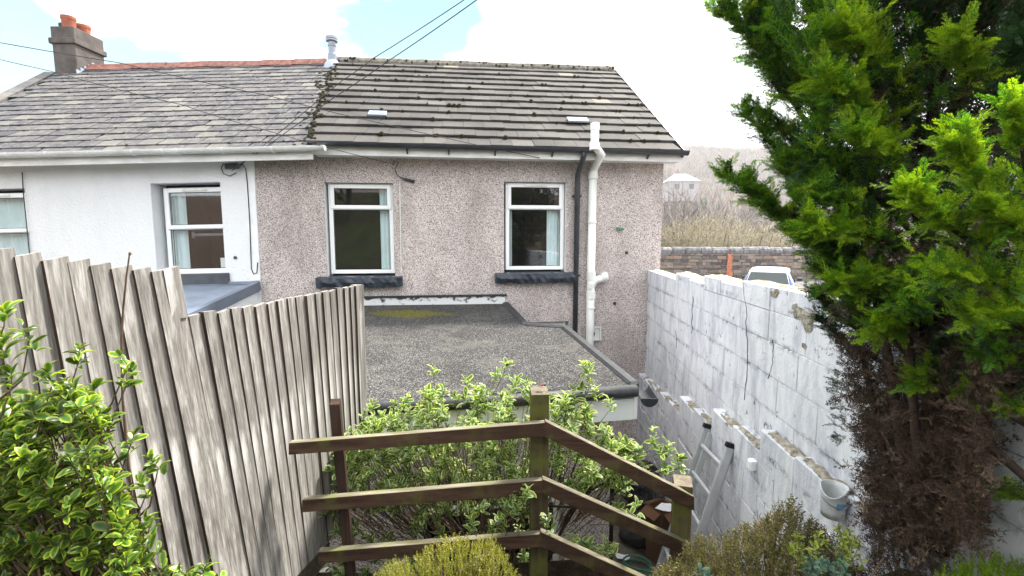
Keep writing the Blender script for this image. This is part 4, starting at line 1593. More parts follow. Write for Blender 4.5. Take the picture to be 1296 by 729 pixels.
bw = thing('block_wall', 'tall white painted block wall with flaking paint running from the pink house to the conifer', 'wall', wpt(3.5, -0.1, YARD))
core = MB()
U_TOP = [(0.4, 3.55, -0.30, -0.325), (3.55, 4.41, -0.375, -0.345), (4.41, 5.38, -0.44, -0.395), (5.38, 6.84, -0.47, -0.465)]     # (y0, y1, top at y0, top at y1)
L_TOP = [(0.4, 2.1, -1.20, -1.20), (2.1, 2.93, -1.20, -1.235), (2.93, 3.80, -1.36, -1.425), (3.80, 4.73, -1.56, -1.64), (4.73, 7.25, -1.79, -2.06)]
ZB = -2.30


def hexw(mb, y0, y1, o0, o1, z0a, z0b, z1a, z1b):
    mb.hexa([wpt(y0, o0, z0a), wpt(y1, o0, z0b), wpt(y1, o1, z0b), wpt(y0, o1, z0a), wpt(y0, o0, z1a), wpt(y1, o0, z1b), wpt(y1, o1, z1b), wpt(y0, o1, z1a)])


for (y0, y1, za, zb_) in U_TOP:
    hexw(core, y0, y1, -0.20, -0.009, YARD, YARD, za - 0.006, zb_ - 0.006)
for (y0, y1, za, zb_) in L_TOP:
    hexw(core, y0, y1, -0.004, 0.081, YARD, YARD, za - 0.012, zb_ - 0.012)
core.build('mortar', M['mortar'], bw)
CH = 0.226
# upper wall: whole courses, then the cut top course
zc = [-0.68 - CH * k for k in range(8)]
for r in range(7):
    z1, z0 = zc[r], zc[r + 1]
    y = 0.45 + (0.225 if r % 2 else 0)
    while y < 6.84:
        ye = min(y + 0.452, 6.835)
        if ye - y > 0.06 and z1 > -2.2 + 0.14 * (7 - y) * 0:
            put_block(bw, y, ye, 0.0, z0, z1)
        y = ye if ye < 6.83 else 7
for (y0, y1, za, zb_) in U_TOP:
    y = y0
    n = max(1, round((y1 - y0) / 0.46))
    for k in range(n):
        a, b = y0 + (y1 - y0) * k / n, y0 + (y1 - y0) * (k + 1) / n
        z_ = za + (zb_ - za) * (k + 0.5) / n
        if z_ - zc[0] > 0.28:
            put_block(bw, a, b, 0.0, zc[0] , zc[0] + 0.2)
            put_block(bw, a, b, 0.0, zc[0] + 0.2, z_)
        else:
            put_block(bw, a, b, 0.0, zc[0], z_)
# lower leaf
for (y0, y1, za, zb_) in L_TOP:
    n = max(1, round((y1 - y0) / 0.45))
    for k in range(n):
        a, b = y0 + (y1 - y0) * k / n, y0 + (y1 - y0) * (k + 1) / n
        z_ = za + (zb_ - za) * (k + 0.5) / n
        r = 0
        while z_ - CH * r > YARD + 0.1 and r < 9:
            zt = z_ - CH * r
            sh = 0.5 * (b - a) * (r % 2)
            if r % 2 and k == 0:
                put_block(bw, a, a + sh, 0.09, zt - CH, zt, 0.088)
            put_block(bw, a + sh, min(b + sh, y1), 0.09, zt - CH, zt, 0.088)
            r += 1


def rough_strip(name, mat, y0, y1, o0, o1, za, zb_, amp, parent, ny=30, no=4, seed=0, th=0.03):
    m = MB()
    vs = []
    for i in range(ny + 1):
        t_ = i / ny
        y = y0 + (y1 - y0) * t_
        for k in range(no + 1):
            o = o0 + (o1 - o0) * k / no
            h = amp * (mnoise.noise(Vector((y * 9, o * 30, seed))) + 0.6 * mnoise.noise(Vector((y * 31, o * 60, seed + 3))))
            if k in (0, no):
                h = h * 0.4 - th
            vs.append(wpt(y, o, za + (zb_ - za) * t_ + h))
    fs = []
    for i in range(ny):
        for k in range(no):
            a = i * (no + 1) + k
            fs.append((a, a + no + 1, a + no + 2, a + 1))
    m.add(vs, fs)
    return m.build(name, mat, parent, smooth=False)


for i, (y0, y1, za, zb_) in enumerate(U_TOP):
    rough_strip('wall_top', M['rubble'], y0 + 0.01, y1 - 0.012, -0.205, -0.008, za + 0.004, zb_ + 0.004, 0.012, bw, 40, 4, i)
for i, (y0, y1, za, zb_) in enumerate(L_TOP):
    rough_strip('broken_ledge', M['rubble'], y0 + 0.02, y1 - 0.06, 0.004, 0.088, za + 0.012, zb_ + 0.012, 0.028, bw, 60, 4, 10 + i, 0.02)
# spalled patches where render has gone
for (px, py, r) in ((981, 371, 0.028), (1013, 398, 0.035), (1024, 404, 0.045), (1022, 412, 0.03), (1006, 388, 0.02), (1018, 438, 0.015)):
    p = onplane(px, py, W0, WN)
    m = MB()
    ring = []
    rr = random.Random(px)
    n = 9
    vs = [p + WN * 0.006]
    for k in range(n):
        a = 2 * pi * k / n
        q = r * rr.uniform(0.6, 1.5)
        vs.append(p + WDIR * cos(a) * q * 1.6 + UP * sin(a) * q + WN * 0.0035)
    m.add(vs, [(0, 1 + k, 1 + (k + 1) % n) for k in range(n)])
    m.build('spalled_patch', M['rubble'], bw)
# long cracks through the blocks
m = MB()
for pts in ([(941, 352), (945, 400), (946, 430), (945, 480), (943, 515)], [(978, 430), (980, 450), (976, 470), (972, 482)], [(856, 420), (857, 448)], [(877, 375), (876, 400), (876, 430)]):
    P = []
    for (x0, y0), (x1, y1) in zip(pts, pts[1:]):
        for k in range(4):
            t_ = k / 4
            P.append(onplane(x0 + (x1 - x0) * t_ + random.uniform(-1, 1), y0 + (y1 - y0) * t_, W0, WN) + WN * 0.003)
    for a, b in zip(P, P[1:]):
        m.bar(a, b, random.choice((0.002, 0.003, 0.004)), 0.004, WN)
o = m.build('crack', M['rubber'], bw)

# ---------------------------------------------------------------- stone wall across the lane
sw = thing('stone_wall', 'rough stone wall with rounded coping stones across the lane behind the white wall', 'wall', (8, 23, -2.1))
SY = 23.0
szt = at(900, 321, SY).z
szb = at(900, 352, SY).z - 0.35
m = MB(); m.hexa([(-2, SY + 0.04, szb), (30, SY + 0.04, szb), (30, SY + 0.42, szb), (-2, SY + 0.42, szb), (-2, SY + 0.04, szt), (30, SY + 0.04, szt), (30, SY + 0.42, szt), (-2, SY + 0.42, szt)])
m.build('core', M['mortar'], sw)
m = MB()
rr = random.Random(5)
z = szb
while z < szt - 0.03:
    h = min(rr.uniform(0.08, 0.17), szt - z)
    x = 6.6 - rr.random() * 0.3
    while x < 27.5:
        w_ = rr.uniform(0.16, 0.5)
        d = rr.uniform(0, 0.05)
        m.hexa([(x, SY - d, z + rr.uniform(0, .02)), (x + w_ - .02, SY - d, z + rr.uniform(0, .02)), (x + w_ - .02, SY + .06, z), (x, SY + .06, z),
                (x, SY - d, z + h - rr.uniform(.01, .03)), (x + w_ - .02, SY - d, z + h - rr.uniform(.01, .03)), (x + w_ - .02, SY + .06, z + h - .015), (x, SY + .06, z + h - .015)])
        x += w_
    z += h
o = m.build('stones', M['stone'], sw)
o['kind'] = 'stuff'
cm = MB()
cm.tube([(0, 0, 0), (0.08, 0, 0.0), (0.92, 0, 0.0), (1, 0, 0)], [0.225, 0.26, 0.26, 0.225], 12)
cmesh = cm.mesh('coping_stone', M['coping'], smooth=False)
x = 6.4
while x < 27.5:
    w_ = random.uniform(0.5, 0.85)
    Mx = Matrix.Translation((x, SY + 0.22, szt + 0.06 + random.gauss(0, 0.012))) @ Matrix.Rotation(random.uniform(0, 6), 4, 'X') @ Matrix.Diagonal((w_ - 0.02, 1, random.uniform(0.9, 1.05), 1))
    place('coping_stone', cmesh, sw, Mx)
    x += w_
p = at(923, 336, SY - 0.062)
m = MB()
m.prism([Vector((p.x + a * 0.36, SY - 0.072, p.z + b * 0.6)) for a, b in ((-0.55, -0.95), (-0.1, -0.80), (0.25, -0.98), (0.55, -0.80), (0.38, -0.35), (0.30, 0.2), (0.42, 0.55), (0.26, 0.98), (0.0, 0.90), (-0.30, 1.0), (-0.24, 0.4), (-0.36, -0.1), (-0.28, -0.5))],
        [Vector((p.x + a * 0.36, SY - 0.052, p.z + b * 0.6)) for a, b in ((-0.55, -0.95), (-0.1, -0.80), (0.25, -0.98), (0.55, -0.80), (0.38, -0.35), (0.30, 0.2), (0.42, 0.55), (0.26, 0.98), (0.0, 0.90), (-0.30, 1.0), (-0.24, 0.4), (-0.36, -0.1), (-0.28, -0.5))])
m.build('orange_paint', M['orange_paint'], sw)

# ---------------------------------------------------------------- blue hatchback parked on the lane
car = thing('parked_car', 'blue hatchback with a pale roof parked on the lane beyond the white wall', 'car', (0, 0, 0))
CL, CWd = 3.7, 1.66


def car_section(x, inset=0.0):
    return None


# side profile stations: x (rear 0 .. front), lower z, belt z, roof z, half width at sill, belt, roof
st = [(0.0, 0.42, 0.80, 0.80, 0.66, 0.74, 0.66), (0.10, 0.24, 0.90, 0.92, 0.78, 0.80, 0.70), (0.42, 0.20, 0.94, 1.40, 0.82, 0.82, 0.58), (0.60, 0.20, 0.94, 1.45, 0.83, 0.83, 0.60),
      (1.45, 0.20, 0.92, 1.49, 0.83, 0.83, 0.61), (2.05, 0.20, 0.91, 1.42, 0.83, 0.82, 0.60), (2.75, 0.20, 0.90, 0.95, 0.83, 0.81, 0.72), (3.35, 0.22, 0.80, 0.84, 0.80, 0.76, 0.68), (3.7, 0.35, 0.62, 0.64, 0.66, 0.62, 0.55)]
m = MB()
vs = []
for (x, zl_, zb2, zr, ws, wb, wr) in st:
    vs += [(x, -ws, zl_), (x, -wb - 0.01, (zl_ + zb2) / 2), (x, -wb, zb2), (x, -wr, zr - 0.02), (x, -wr * 0.6, zr + 0.02), (x, wr * 0.6, zr + 0.02), (x, wr, zr - 0.02), (x, wb, zb2), (x, wb + 0.01, (zl_ + zb2) / 2), (x, ws, zl_)]
fs = []
for i in range(len(st) - 1):
    for k in range(9):
        fs.append((i * 10 + k, i * 10 + k + 1, i * 10 + 11 + k, i * 10 + 10 + k))
    fs.append((i * 10 + 9, i * 10, i * 10 + 10, i * 10 + 19))
fs += [tuple(range(10))[::-1], tuple((len(st) - 1) * 10 + k for k in range(10))]
m.add(vs, fs)
car_h = radians(58)                                   # heading: away and to the right
cpos = at(968, 352, 17.2)
car.location = (cpos.x - 0.4, 17.2 - 0.9, lz(17.2) - 0.02)
car.rotation_euler = (0, 0, car_h)


def cpart(mb, name, mat, parent=None, smooth=False, bevel=0):
    o = new_obj(name, mb.mesh(name, mat, smooth=smooth), parent or car)
    if bevel:
        b = o.modifiers.new('bevel', 'BEVEL'); b.width = bevel; b.segments = 2; b.limit_method = 'ANGLE'
    return o


body = cpart(m, 'body', M['carblue'], smooth=False, bevel=0.03)
body.data.materials.append(M['carsilver'])
for pl_ in body.data.polygons:
    if pl_.center.z > 1.04 and pl_.center.x < 2.3:
        pl_.material_index = 1  # roof and pillars pale: the glare on them is put into the colour

def glasspanel(name, q, n, mat='darkglass'):
    m = MB(); m.add([Vector(p) + Vector(n) * 0.008 for p in q], [(0, 1, 2, 3)]); return cpart(m, name, M[mat])


glasspanel('rear_window', [(0.145, -0.66, 0.99), (0.395, -0.55, 1.36), (0.395, 0.55, 1.36), (0.145, 0.66, 0.99)], (-1.6, 0, 1.0))
for s in (-1, 1):
    glasspanel('side_window', [(0.66, s * 0.80, 0.98), (0.72, s * 0.635, 1.38), (1.36, s * 0.635, 1.42), (1.36, s * 0.80, 0.97)], (0, s * 3.0, 0.6))
    glasspanel('side_window', [(1.44, s * 0.80, 0.97), (1.44, s * 0.635, 1.42), (1.98, s * 0.635, 1.36), (2.42, s * 0.78, 0.97)], (0, s * 3.0, 0.6))
    m = MB(); m.box((2.25, s * 0.93, 1.02), (0.10, 0.18, 0.13)); cpart(m, 'wing_mirror', M['black'], bevel=0.02)
    m = MB(); m.box((0.045, s * 0.66, 0.78), (0.10, 0.14, 0.26)); cpart(m, 'tail_light', M['tail_light'], bevel=0.02)
    m = MB(); m.box((3.52, s * 0.58, 0.66), (0.22, 0.22, 0.14)); cpart(m, 'headlight', M['carsilver'], bevel=0.03)
    for wx in (0.68, 2.98):
        m = MB(); m.lathe((wx, s * 0.86, 0.30), [(0.001, 0), (0.20, 0.0), (0.29, -0.01), (0.30, -0.05), (0.30, -0.17), (0.2, -0.19)], 24, (Vector((1, 0, 0)), UP, Vector((0, s, 0))))
        wh = cpart(m, 'wheel', M['rubber'])
        m = MB(); m.lathe((wx, s * 0.866, 0.30), [(0.001, 0.004), (0.07, 0.0), (0.19, 0.0)], 18, (Vector((1, 0, 0)), UP, Vector((0, s, 0)))); cpart(m, 'rim', M['carsilver'], wh)
glasspanel('windscreen', [(2.68, -0.66, 0.98), (2.68, 0.66, 0.98), (2.10, 0.55, 1.39), (2.10, -0.55, 1.39)], (1.2, 0, 1.2))
m = MB(); m.box((0.0, 0, 0.48), (0.10, 1.4, 0.22)); cpart(m, 'bumper', M['carblue'], bevel=0.03)

# ---------------------------------------------------------------- closeboard fence on the left
fence = thing('board_fence', 'weathered grey closeboard fence stepping down on the left side of the garden', 'fence', (-1.2, 2.3, -1.75))
F1, F2 = at(213, 405, 1.93), at(452, 362, 3.10)
FD = Vector((F2.x - F1.x, F2.y - F1.y, 0)).normalized()
FN = Vector((FD.y, -FD.x, 0))                         # towards the garden


def fpix(px, py):
    p = onplane(px, py, F1, FN)
    return (p - F1).dot(FD), p.z


def board(parent, s0, s1, zt0, zt1, zb, lean, th=0.027, name='board'):
    B = lambda s, o, z: Vector((F1.x, F1.y, 0)) + FD * (s + lean[1] * (zt0 - z)) + FN * (o + lean[0] * (zt0 - z)) + UP * z
    j = random.gauss(0, 0.002)
    v = [B(s0, j - 0.004, zb), B(s0, th + j, zb), B(s1, 0.016 + j, zb), B(s1, -0.008 + j, zb),
         B(s0, j - 0.004, zt0), B(s0, th + j, zt0), B(s1, 0.016 + j, zt1), B(s1, -0.008 + j, zt1)]
    off = wloc(parent)
    org = (v[0] + v[6]) / 2                             # own origin at mid board: grain differs from board to board
    me = bpy.data.meshes.new(name)
    me.from_pydata([tuple(p - org) for p in v], [], [(0, 1, 2, 3)[::-1], (4, 5, 6, 7), (1, 2, 6, 5), (0, 3, 7, 4)[::-1], (0, 1, 5, 4), (2, 3, 7, 6)])
    me.materials.append(M['fence_wood']); me.materials.append(M['fence_edge'])
    me.polygons[4].material_index = 1  # near edge: brown wood, darkened to carry the shade between boards
    me.update()
    o = new_obj(name, me, parent)
    o.location = org - off
    return o


up_px = [(-62, 313, -32, 306), (-28, 318, 14, 313.5), (12.5, 325, 47, 319), (47, 330, 79, 324), (80, 332, 108.5, 327), (109, 336.5, 135, 332), (135.6, 340, 159, 335), (163, 342, 184, 338), (186, 344, 200.5, 341)]
S = [fpix(a, b) for a, b, c, d in up_px]
for i, (a, b, c, d) in enumerate(up_px):
    s0, z0 = fpix(a, b)
    s1, z1 = fpix(c, d)
    nxt = S[i + 1][0] if i + 1 < len(S) else s1
    board(fence, s0, max(s1, nxt + 0.006) + (0.03 if i == 8 else 0), z0, z1, -1.75, (0.055 + 0.05 * i / 8, 0.025 + 0.025 * i / 8))
for k in range(5):                                    # the fence runs on past the edge of the picture
    board(fence, S[0][0] - 0.07 * (k + 1), S[0][0] - 0.07 * k + 0.004, S[0][1] + 0.008 * (k + 1), S[0][1] + 0.012 * (k + 1), -1.75, (0.05, 0.02))
# the short rough end board standing proud of the lower panel
s0, z0 = fpix(200.6, 342); s1, z1 = fpix(224, 336.5); _, zb_ = fpix(211, 404)
o = board(fence, s0, s1, z0 + 0.0, z1, zb_, (0.07, 0.05), 0.03, 'end_board')
o['label'] = 'short rough sawn board at the step'
cx = [60, 132, 200, 272, 338, 395, 455, 515, 562, 612, 655, 703, 747, 782, 820, 855, 890, 918, 942, 962]
cy = [210, 195, 180, 172, 160, 150, 138, 130, 118, 108, 100, 92, 86, 76, 70, 62, 56, 52, 46, 42]
lo_px = [(200 + .2606 * a, 350 + .2606 * b) for a, b in zip(cx, cy)]
n = len(lo_px)
for i in range(n - 1):
    s0, z0 = fpix(*lo_px[i])
    s1, z1 = fpix(*lo_px[i + 1])
    f_ = i / (n - 2)
    board(fence, s0, s1 - random.uniform(0.001, 0.004), z0 + random.gauss(0, 0.004), z0 + 0.004, -1.80, (0.10 * (1 - f_) ** 1.3 + 0.005, 0.05 * (1 - f_)))
# end post, rails behind
s1, z1 = fpix(*lo_px[-1])
B = lambda s, o, z: Vector((F1.x, F1.y, 0)) + FD * s + FN * o + UP * z
m = MB(); m.hexa([B(s1 - 0.005, -0.045, -1.9), B(s1 - 0.005, 0.02, -1.9), B(s1 + 0.05, 0.02, -1.9), B(s1 + 0.05, -0.045, -1.9), B(s1 - 0.005, -0.045, z1), B(s1 - 0.005, 0.02, z1), B(s1 + 0.05, 0.02, z1), B(s1 + 0.05, -0.045, z1)])
m.build('post', M['fence_wood'], fence)
s0 = fpix(*lo_px[0])[0]
for z in (-0.55, -1.05, -1.5):
    m = MB(); m.bar(B(s0, -0.04, z), B(s1, -0.04, z), 0.04, 0.09); m.build('rail', M['fence_edge'], fence)
    m = MB(); m.bar(B(S[0][0] - 0.33, -0.04, z + 0.22), B(s0 - 0.03, -0.04, z + 0.22), 0.04, 0.09); m.build('rail', M['fence_edge'], fence)
# backing sheet seen in the gaps, their shade put into its dark colour
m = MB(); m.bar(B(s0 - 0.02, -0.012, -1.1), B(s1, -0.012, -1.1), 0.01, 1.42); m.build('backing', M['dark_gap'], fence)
# timber edging along the foot
ed = thing('timber_edging', 'two mossy sleepers laid as edging along the foot of the board fence', 'edging', (-0.85, 2.7, -1.85))
for (pa, pb, Y0, Y1, w_) in (((352, 722), (398, 684), 2.48, 2.80, 0.07), ((372, 735), (412, 690), 2.46, 2.80, 0.06)):
    m = MB(); m.bar(at(*pa, Y0) - UP * 0.03, at(*pb, Y1) - UP * 0.03, w_, 0.12)
    m.build('sleeper', M['rail_top_wood'], ed, bevel=0.006)
sl = thing('dry_stem', 'thin dead upright stem in front of the upper fence boards', 'stem', at(165, 560, 1.5), )
m = MB(); m.tube([at(x, y, 1.62) for x, y in ((164, 321), (160, 350), (156, 390), (154, 430), (155, 500), (160, 560), (168, 640), (175, 729), (178, 780))], [0.0022, 0.003, 0.0032, 0.004, 0.004, 0.005, 0.005, 0.006, 0.006], 6)
m.lathe(at(164.5, 322, 1.62), [(0.001, -0.004), (0.005, 0), (0.004, 0.006), (0.001, 0.008)], 7)
m.build('stem', M['twig'], sl)

# ---------------------------------------------------------------- post and rail fence
rfence = thing('rail_fence', 'mossy brown three rail fence turning downhill at a tall corner post', 'fence', at(682, 760, 2.4))


def rail(pl, pr, Yl, Yr, hpx_l, hpx_r, th=0.042):
    """a rail by its front top edge at both ends"""
    a, b = at(*pl, Yl), at(*pr, Yr)
    a2, b2 = at(pl[0], pl[1] + hpx_l, Yl), at(pr[0], pr[1] + hpx_r, Yr)
    d = (b - a).normalized()
    back = Vector((-d.y, d.x, 0)).normalized() * th
    org = (a + b) / 2
    v = [a2, b2, b2 + back, a2 + back, a, b, b + back, a + back]
    me = bpy.data.meshes.new('rail')
    rot = Matrix.Rotation(math.atan2(d.y, d.x), 3, 'Z')
    me.from_pydata([tuple(p - org) for p in v], [], [(3, 2, 1, 0), (4, 5, 6, 7), (0, 1, 5, 4), (1, 2, 6, 5), (2, 3, 7, 6), (3, 0, 4, 7)])
    me.materials.append(M['rail_wood']); me.materials.append(M['rail_top_wood'])
    me.polygons[1].material_index = 1
    me.polygons[5].material_index = 1
    me.update()
    o = new_obj('rail', me, rfence)
    o.location = org - wloc(rfence)
    bv = o.modifiers.new('bevel', 'BEVEL'); bv.width = 0.004; bv.segments = 2
    return o


def fpost(px, ytop, ybot, Y, w_, mat, tmat, lean=0.0, turn=0.1, name='post'):
    t_ = at(px, ytop, Y)
    zb = -2.75
    b = Vector((t_.x + lean, Y, zb))
    X = Vector((cos(turn), sin(turn), 0)); Yv = Vector((-sin(turn), cos(turn), 0))
    c = [(-1, -1), (1, -1), (1, 1), (-1, 1)]
    v = [b + X * i * w_ / 2 + Yv * j * w_ / 2 for i, j in c] + [t_ + X * i * w_ / 2 + Yv * j * w_ / 2 + UP * (0.008 * j) for i, j in c]
    org = (t_ + b) / 2
    me = bpy.data.meshes.new(name)
    me.from_pydata([tuple(p - org) for p in v], [], [(3, 2, 1, 0), (4, 5, 6, 7), (0, 1, 5, 4), (1, 2, 6, 5), (2, 3, 7, 6), (3, 0, 4, 7)])
    me.materials.append(M[mat]); me.materials.append(M[tmat])
    me.polygons[1].material_index = 1
    me.update()
    o = new_obj(name, me, rfence)
    o.location = org - wloc(rfence)
    bv = o.modifiers.new('bevel', 'BEVEL'); bv.width = 0.004; bv.segments = 2
    return o


fpost(682.5, 494, 740, 2.47, 0.095, 'post_wood', 'post_top_wood', 0.0, 0.06)
fpost(864, 608, 740, 2.42, 0.095, 'post_wood', 'post_top_wood', -0.01, -0.25)
o = fpost(424, 508, 740, 2.43, 0.052, 'brown_post', 'brown_post', 0.09, 0.2)
o['label'] = 'thin reddish brown leaning post'
rail((365, 561), (690, 535), 2.30, 2.36, 15, 18)
rail((382, 633), (687, 608), 2.32, 2.36, 16, 18)
rail((402, 699), (685, 676), 2.34, 2.36, 15, 17)
rail((690, 533), (879, 629), 2.36, 2.34, 20, 18)
rail((686.5, 606), (875, 690), 2.36, 2.335, 19, 17)
rail((684, 673), (820, 735), 2.36, 2.34, 19, 18)
lf = MB()
c = at(684, 490, 2.47)
lf.add([c + Vector(q) for q in ((-0.02, -0.01, 0.004), (0.0, -0.018, 0.018), (0.024, 0.0, 0.006), (0.004, 0.012, 0.026), (0.03, -0.012, 0.02))], [(0, 1, 3), (1, 2, 3), (1, 4, 2)])
tag(lf.build('dead_leaf', M['dead_leaf']), 'curled dead leaf lying on top of the corner fence post', 'leaf')

# ---------------------------------------------------------------- ladder against the white wall
T1, T0 = wpt(3.33, 0.115, -1.53), wpt(3.82, 0.115, -1.585)
lad = thing('ladder', 'aluminium ladder leaning against the lower white block wall', 'ladder', (1.0, 3.6, YARD))
lb = lambda T: Vector((T.x - 0.29 * (T.z - YARD), T.y - 0.02, YARD + 0.01))
LN = (Vector((-1, 0, 0.29))).normalized()
for T in (T0, T1):
    m = MB(); m.bar(lb(T), T, 0.022, 0.062, LN); st_ = m.build('stile', M['aluminium'], lad, bevel=0.004)
    d = (T - lb(T)).normalized()
    m = MB(); m.bar(T - d * 0.005, T + d * 0.03, 0.032, 0.075, LN); m.build('end_cap', M['rubber'], st_)
    off = Vector((0.0, 0.03, 0)) if T is T1 else Vector((0, -0.03, 0))
    m = MB(); m.bar(lb(T) + off + LN * -0.03, T + off * 0.9 - LN * 0.03 - d * 0.03, 0.02, 0.05, LN); m.build('stile', M['aluminium'], lad, bevel=0.004)
L_ = (T1 - lb(T1)).length
k = 0.16
while k < L_:
    t_ = 1 - k / L_
    m = MB(); m.tube([lb(T0).lerp(T0, t_), lb(T1).lerp(T1, t_)], 0.016, 8); m.build('rung', M['aluminium'], lad)
    k += 0.25

# ---------------------------------------------------------------- rubbish in the yard corner


def bag(loc, r, sq, seed, label):
    bpy_me = bpy.data.meshes.new('rubbish_bag')
    import bmesh
    bm = bmesh.new()
    bmesh.ops.create_icosphere(bm, subdivisions=4, radius=1)
    for v in bm.verts:
        d = v.co.normalized()
        n_ = mnoise.noise(d * 1.7 + Vector((seed, 0, 0))) * 0.22 + abs(mnoise.noise(d * 5 + Vector((0, seed, 0)))) * 0.14 + 0.05 * mnoise.noise(d * 12)
        q = d * (1 + n_)
        if d.z > 0.8:
            q *= 1 + (d.z - 0.8) * 1.2
            q.x *= 1 - (d.z - 0.8) * 3.2
            q.y *= 1 - (d.z - 0.8) * 3.2
        q.z = max(q.z, -0.72)
        v.co = Vector((q.x * r, q.y * r, (q.z + 0.72) * r * sq))
    bm.to_mesh(bpy_me)
    bm.free()
    bpy_me.polygons.foreach_set('use_smooth', [True] * len(bpy_me.polygons))
    bpy_me.materials.append(M['binbag'])
    o = new_obj('rubbish_bag', bpy_me)
    o.location = loc
    tag(o, label, 'bin bag', 'black rubbish bags heaped in the yard corner')


def yp(px, py, z=YARD):
    r = ray(px, py)
    t_ = z / r[2]
    return Vector((r[0] * t_, r[1] * t_, z))


q = yp(833, 690); bag((q.x, q.y, YARD + 0.01), 0.22, 0.9, 1.3, 'shiny black rubbish bag at the front of the heap, lowest in the yard')
q = yp(808, 684); bag((q.x, q.y, YARD), 0.20, 0.8, 4.1, 'black rubbish bag lying against the extension wall, left of the heap')
q = at(815, 640, 5.55); bag((q.x, q.y, YARD + 0.14), 0.27, 1.0, 7.7, 'black rubbish bag at the back of the heap, topmost')
q = at(836, 650, 5.35); bag((q.x, q.y, YARD + 0.24), 0.20, 0.9, 9.2, 'puffed black rubbish bag resting on the others beside the cardboard box')
bx = thing('cardboard_box', 'torn brown cardboard box with rubbish behind the right hand fence post', 'box', (1.58, 4.72, YARD))
bc = Vector((1.58, 4.72, YARD + 0.30))
rt = Matrix.Rotation(0.5, 3, 'Z')
ax3 = (rt @ Vector((1, 0, 0)), rt @ Vector((0, 1, 0)), UP)
for k, (dx_, dy_, sx_, sy_) in enumerate(((0, -0.10, 0.22, 0.008), (0, 0.10, 0.22, 0.008), (-0.11, 0, 0.008, 0.19), (0.11, 0, 0.008, 0.19))):
    m = MB(); m.box(bc + ax3[0] * dx_ + ax3[1] * dy_, (sx_, sy_, 0.58), ax3); m.build('side', M['cardboard'], bx)
    m = MB(); fdir = (ax3[1] * (1 if dy_ > 0 else -1)) if dy_ else (ax3[0] * (1 if dx_ > 0 else -1))
    c_ = bc + ax3[0] * dx_ + ax3[1] * dy_ + UP * 0.29 + fdir * 0.06 - UP * 0.03
    m.bar(c_ - (ax3[0] if dy_ else ax3[1]) * 0.10, c_ + (ax3[0] if dy_ else ax3[1]) * 0.10, 0.10, 0.006, (UP + fdir * 0.6)); m.build('flap', M['cardboard'], bx)
m = MB(); m.box(bc - UP * 0.1, (0.20, 0.18, 0.02), ax3); m.build('base', M['cardboard'], bx)


def scrap(loc, r, seed, label, name='paper_scrap', mat='paper_white'):
    rr = random.Random(seed)
    m = MB()
    n = 9
    vs = [Vector(loc) + Vector((0, 0, 0.03))]
    for k in range(n):
        a = 2 * pi * k / n
        q = r * rr.uniform(0.6, 1.3)
        vs.append(Vector(loc) + Vector((cos(a) * q, sin(a) * q * 0.8, rr.uniform(0.0, 0.035))))
    m.add(vs, [(0, 1 + k, 1 + (k + 1) % n) for k in range(n)])
    o = m.build(name, M[mat])
    tag(o, label, 'litter')


scrap(bc + UP * 0.30 + Vector((0.02, -0.05, 0)), 0.10, 3, 'crumpled white paper on top of the cardboard box')
q = yp(790, 708, YARD); scrap((q.x, q.y, YARD + 0.01), 0.09, 8, 'white paper scrap lying on the yard floor')
hs = MB()
q = yp(806, 722, YARD)
hs.tube([Vector((q.x + 0.14 * cos(a), q.y + 0.12 * sin(a), YARD + 0.02 + 0.004 * k)) for k, a in enumerate([i * 0.5 for i in range(22)])] + [Vector((q.x + 0.3, q.y - 0.1, YARD + 0.015)), Vector((q.x + 0.6, q.y - 0.5, YARD + 0.015))], 0.010, 7)
tag(hs.build('garden_hose', M['hose_green'], smooth=True), 'green garden hose coiled on the yard floor', 'hose')

# white plastic socket cover on the wall, bucket on the ledge end
sc_ = onplane(956, 588, wpt(3, 0.09, 0), WN)
ob = thing('outlet_box', 'small white plastic outlet box fixed to the lower block wall above the heather', 'outlet', sc_)
m = MB(); m.box(sc_ + WN * 0.02, (0.055, 0.04, 0.07), (WDIR, WN, UP)); m.build('body', M['upvc'], ob, bevel=0.008, seg=2)
m = MB(); m.box(sc_ + WN * 0.043, (0.042, 0.006, 0.055), (WDIR, WN, UP)); m.build('lid', M['upvc'], ob, bevel=0.003)
bl_ = wpt(2.07, 0.14, 0)
bz_ = at(1077, 652, bl_.y).z
bk = thing('bucket', 'dirty white plastic bucket with a broken rim on the ledge by the conifer', 'bucket', (bl_.x, bl_.y, bz_))
m = MB()
n, hts = 28, [0, 0.03, 0.06, 0.10, 0.122, 0.145]
vs, fs = [], []
for h in hts:
    for k in range(n):
        a = 2 * pi * k / n
        r = 0.047 + 0.010 * h / 0.15
        hh = h
        if h > 0.10:
            cut = max(0, cos(a - 3.9)) ** 2
            hh = h - 0.06 * cut * (h - 0.10) / 0.065
        vs.append((bl_.x + r * cos(a), bl_.y + r * sin(a), bz_ + hh))
for i in range(len(hts) - 1):
    for k in range(n):
        fs.append((i * n + k, i * n + (k + 1) % n, (i + 1) * n + (k + 1) % n, (i + 1) * n + k))
m.add(vs, fs)
m.add([(bl_.x + 0.047 * cos(2 * pi * k / n), bl_.y + 0.047 * sin(2 * pi * k / n), bz_ + 0.002) for k in range(n)], [tuple(range(n))])
o = m.build('bucket_shell', M['bucket'], bk, smooth=True)
sol = o.modifiers.new('wall', 'SOLIDIFY'); sol.thickness = 0.004
m = MB()
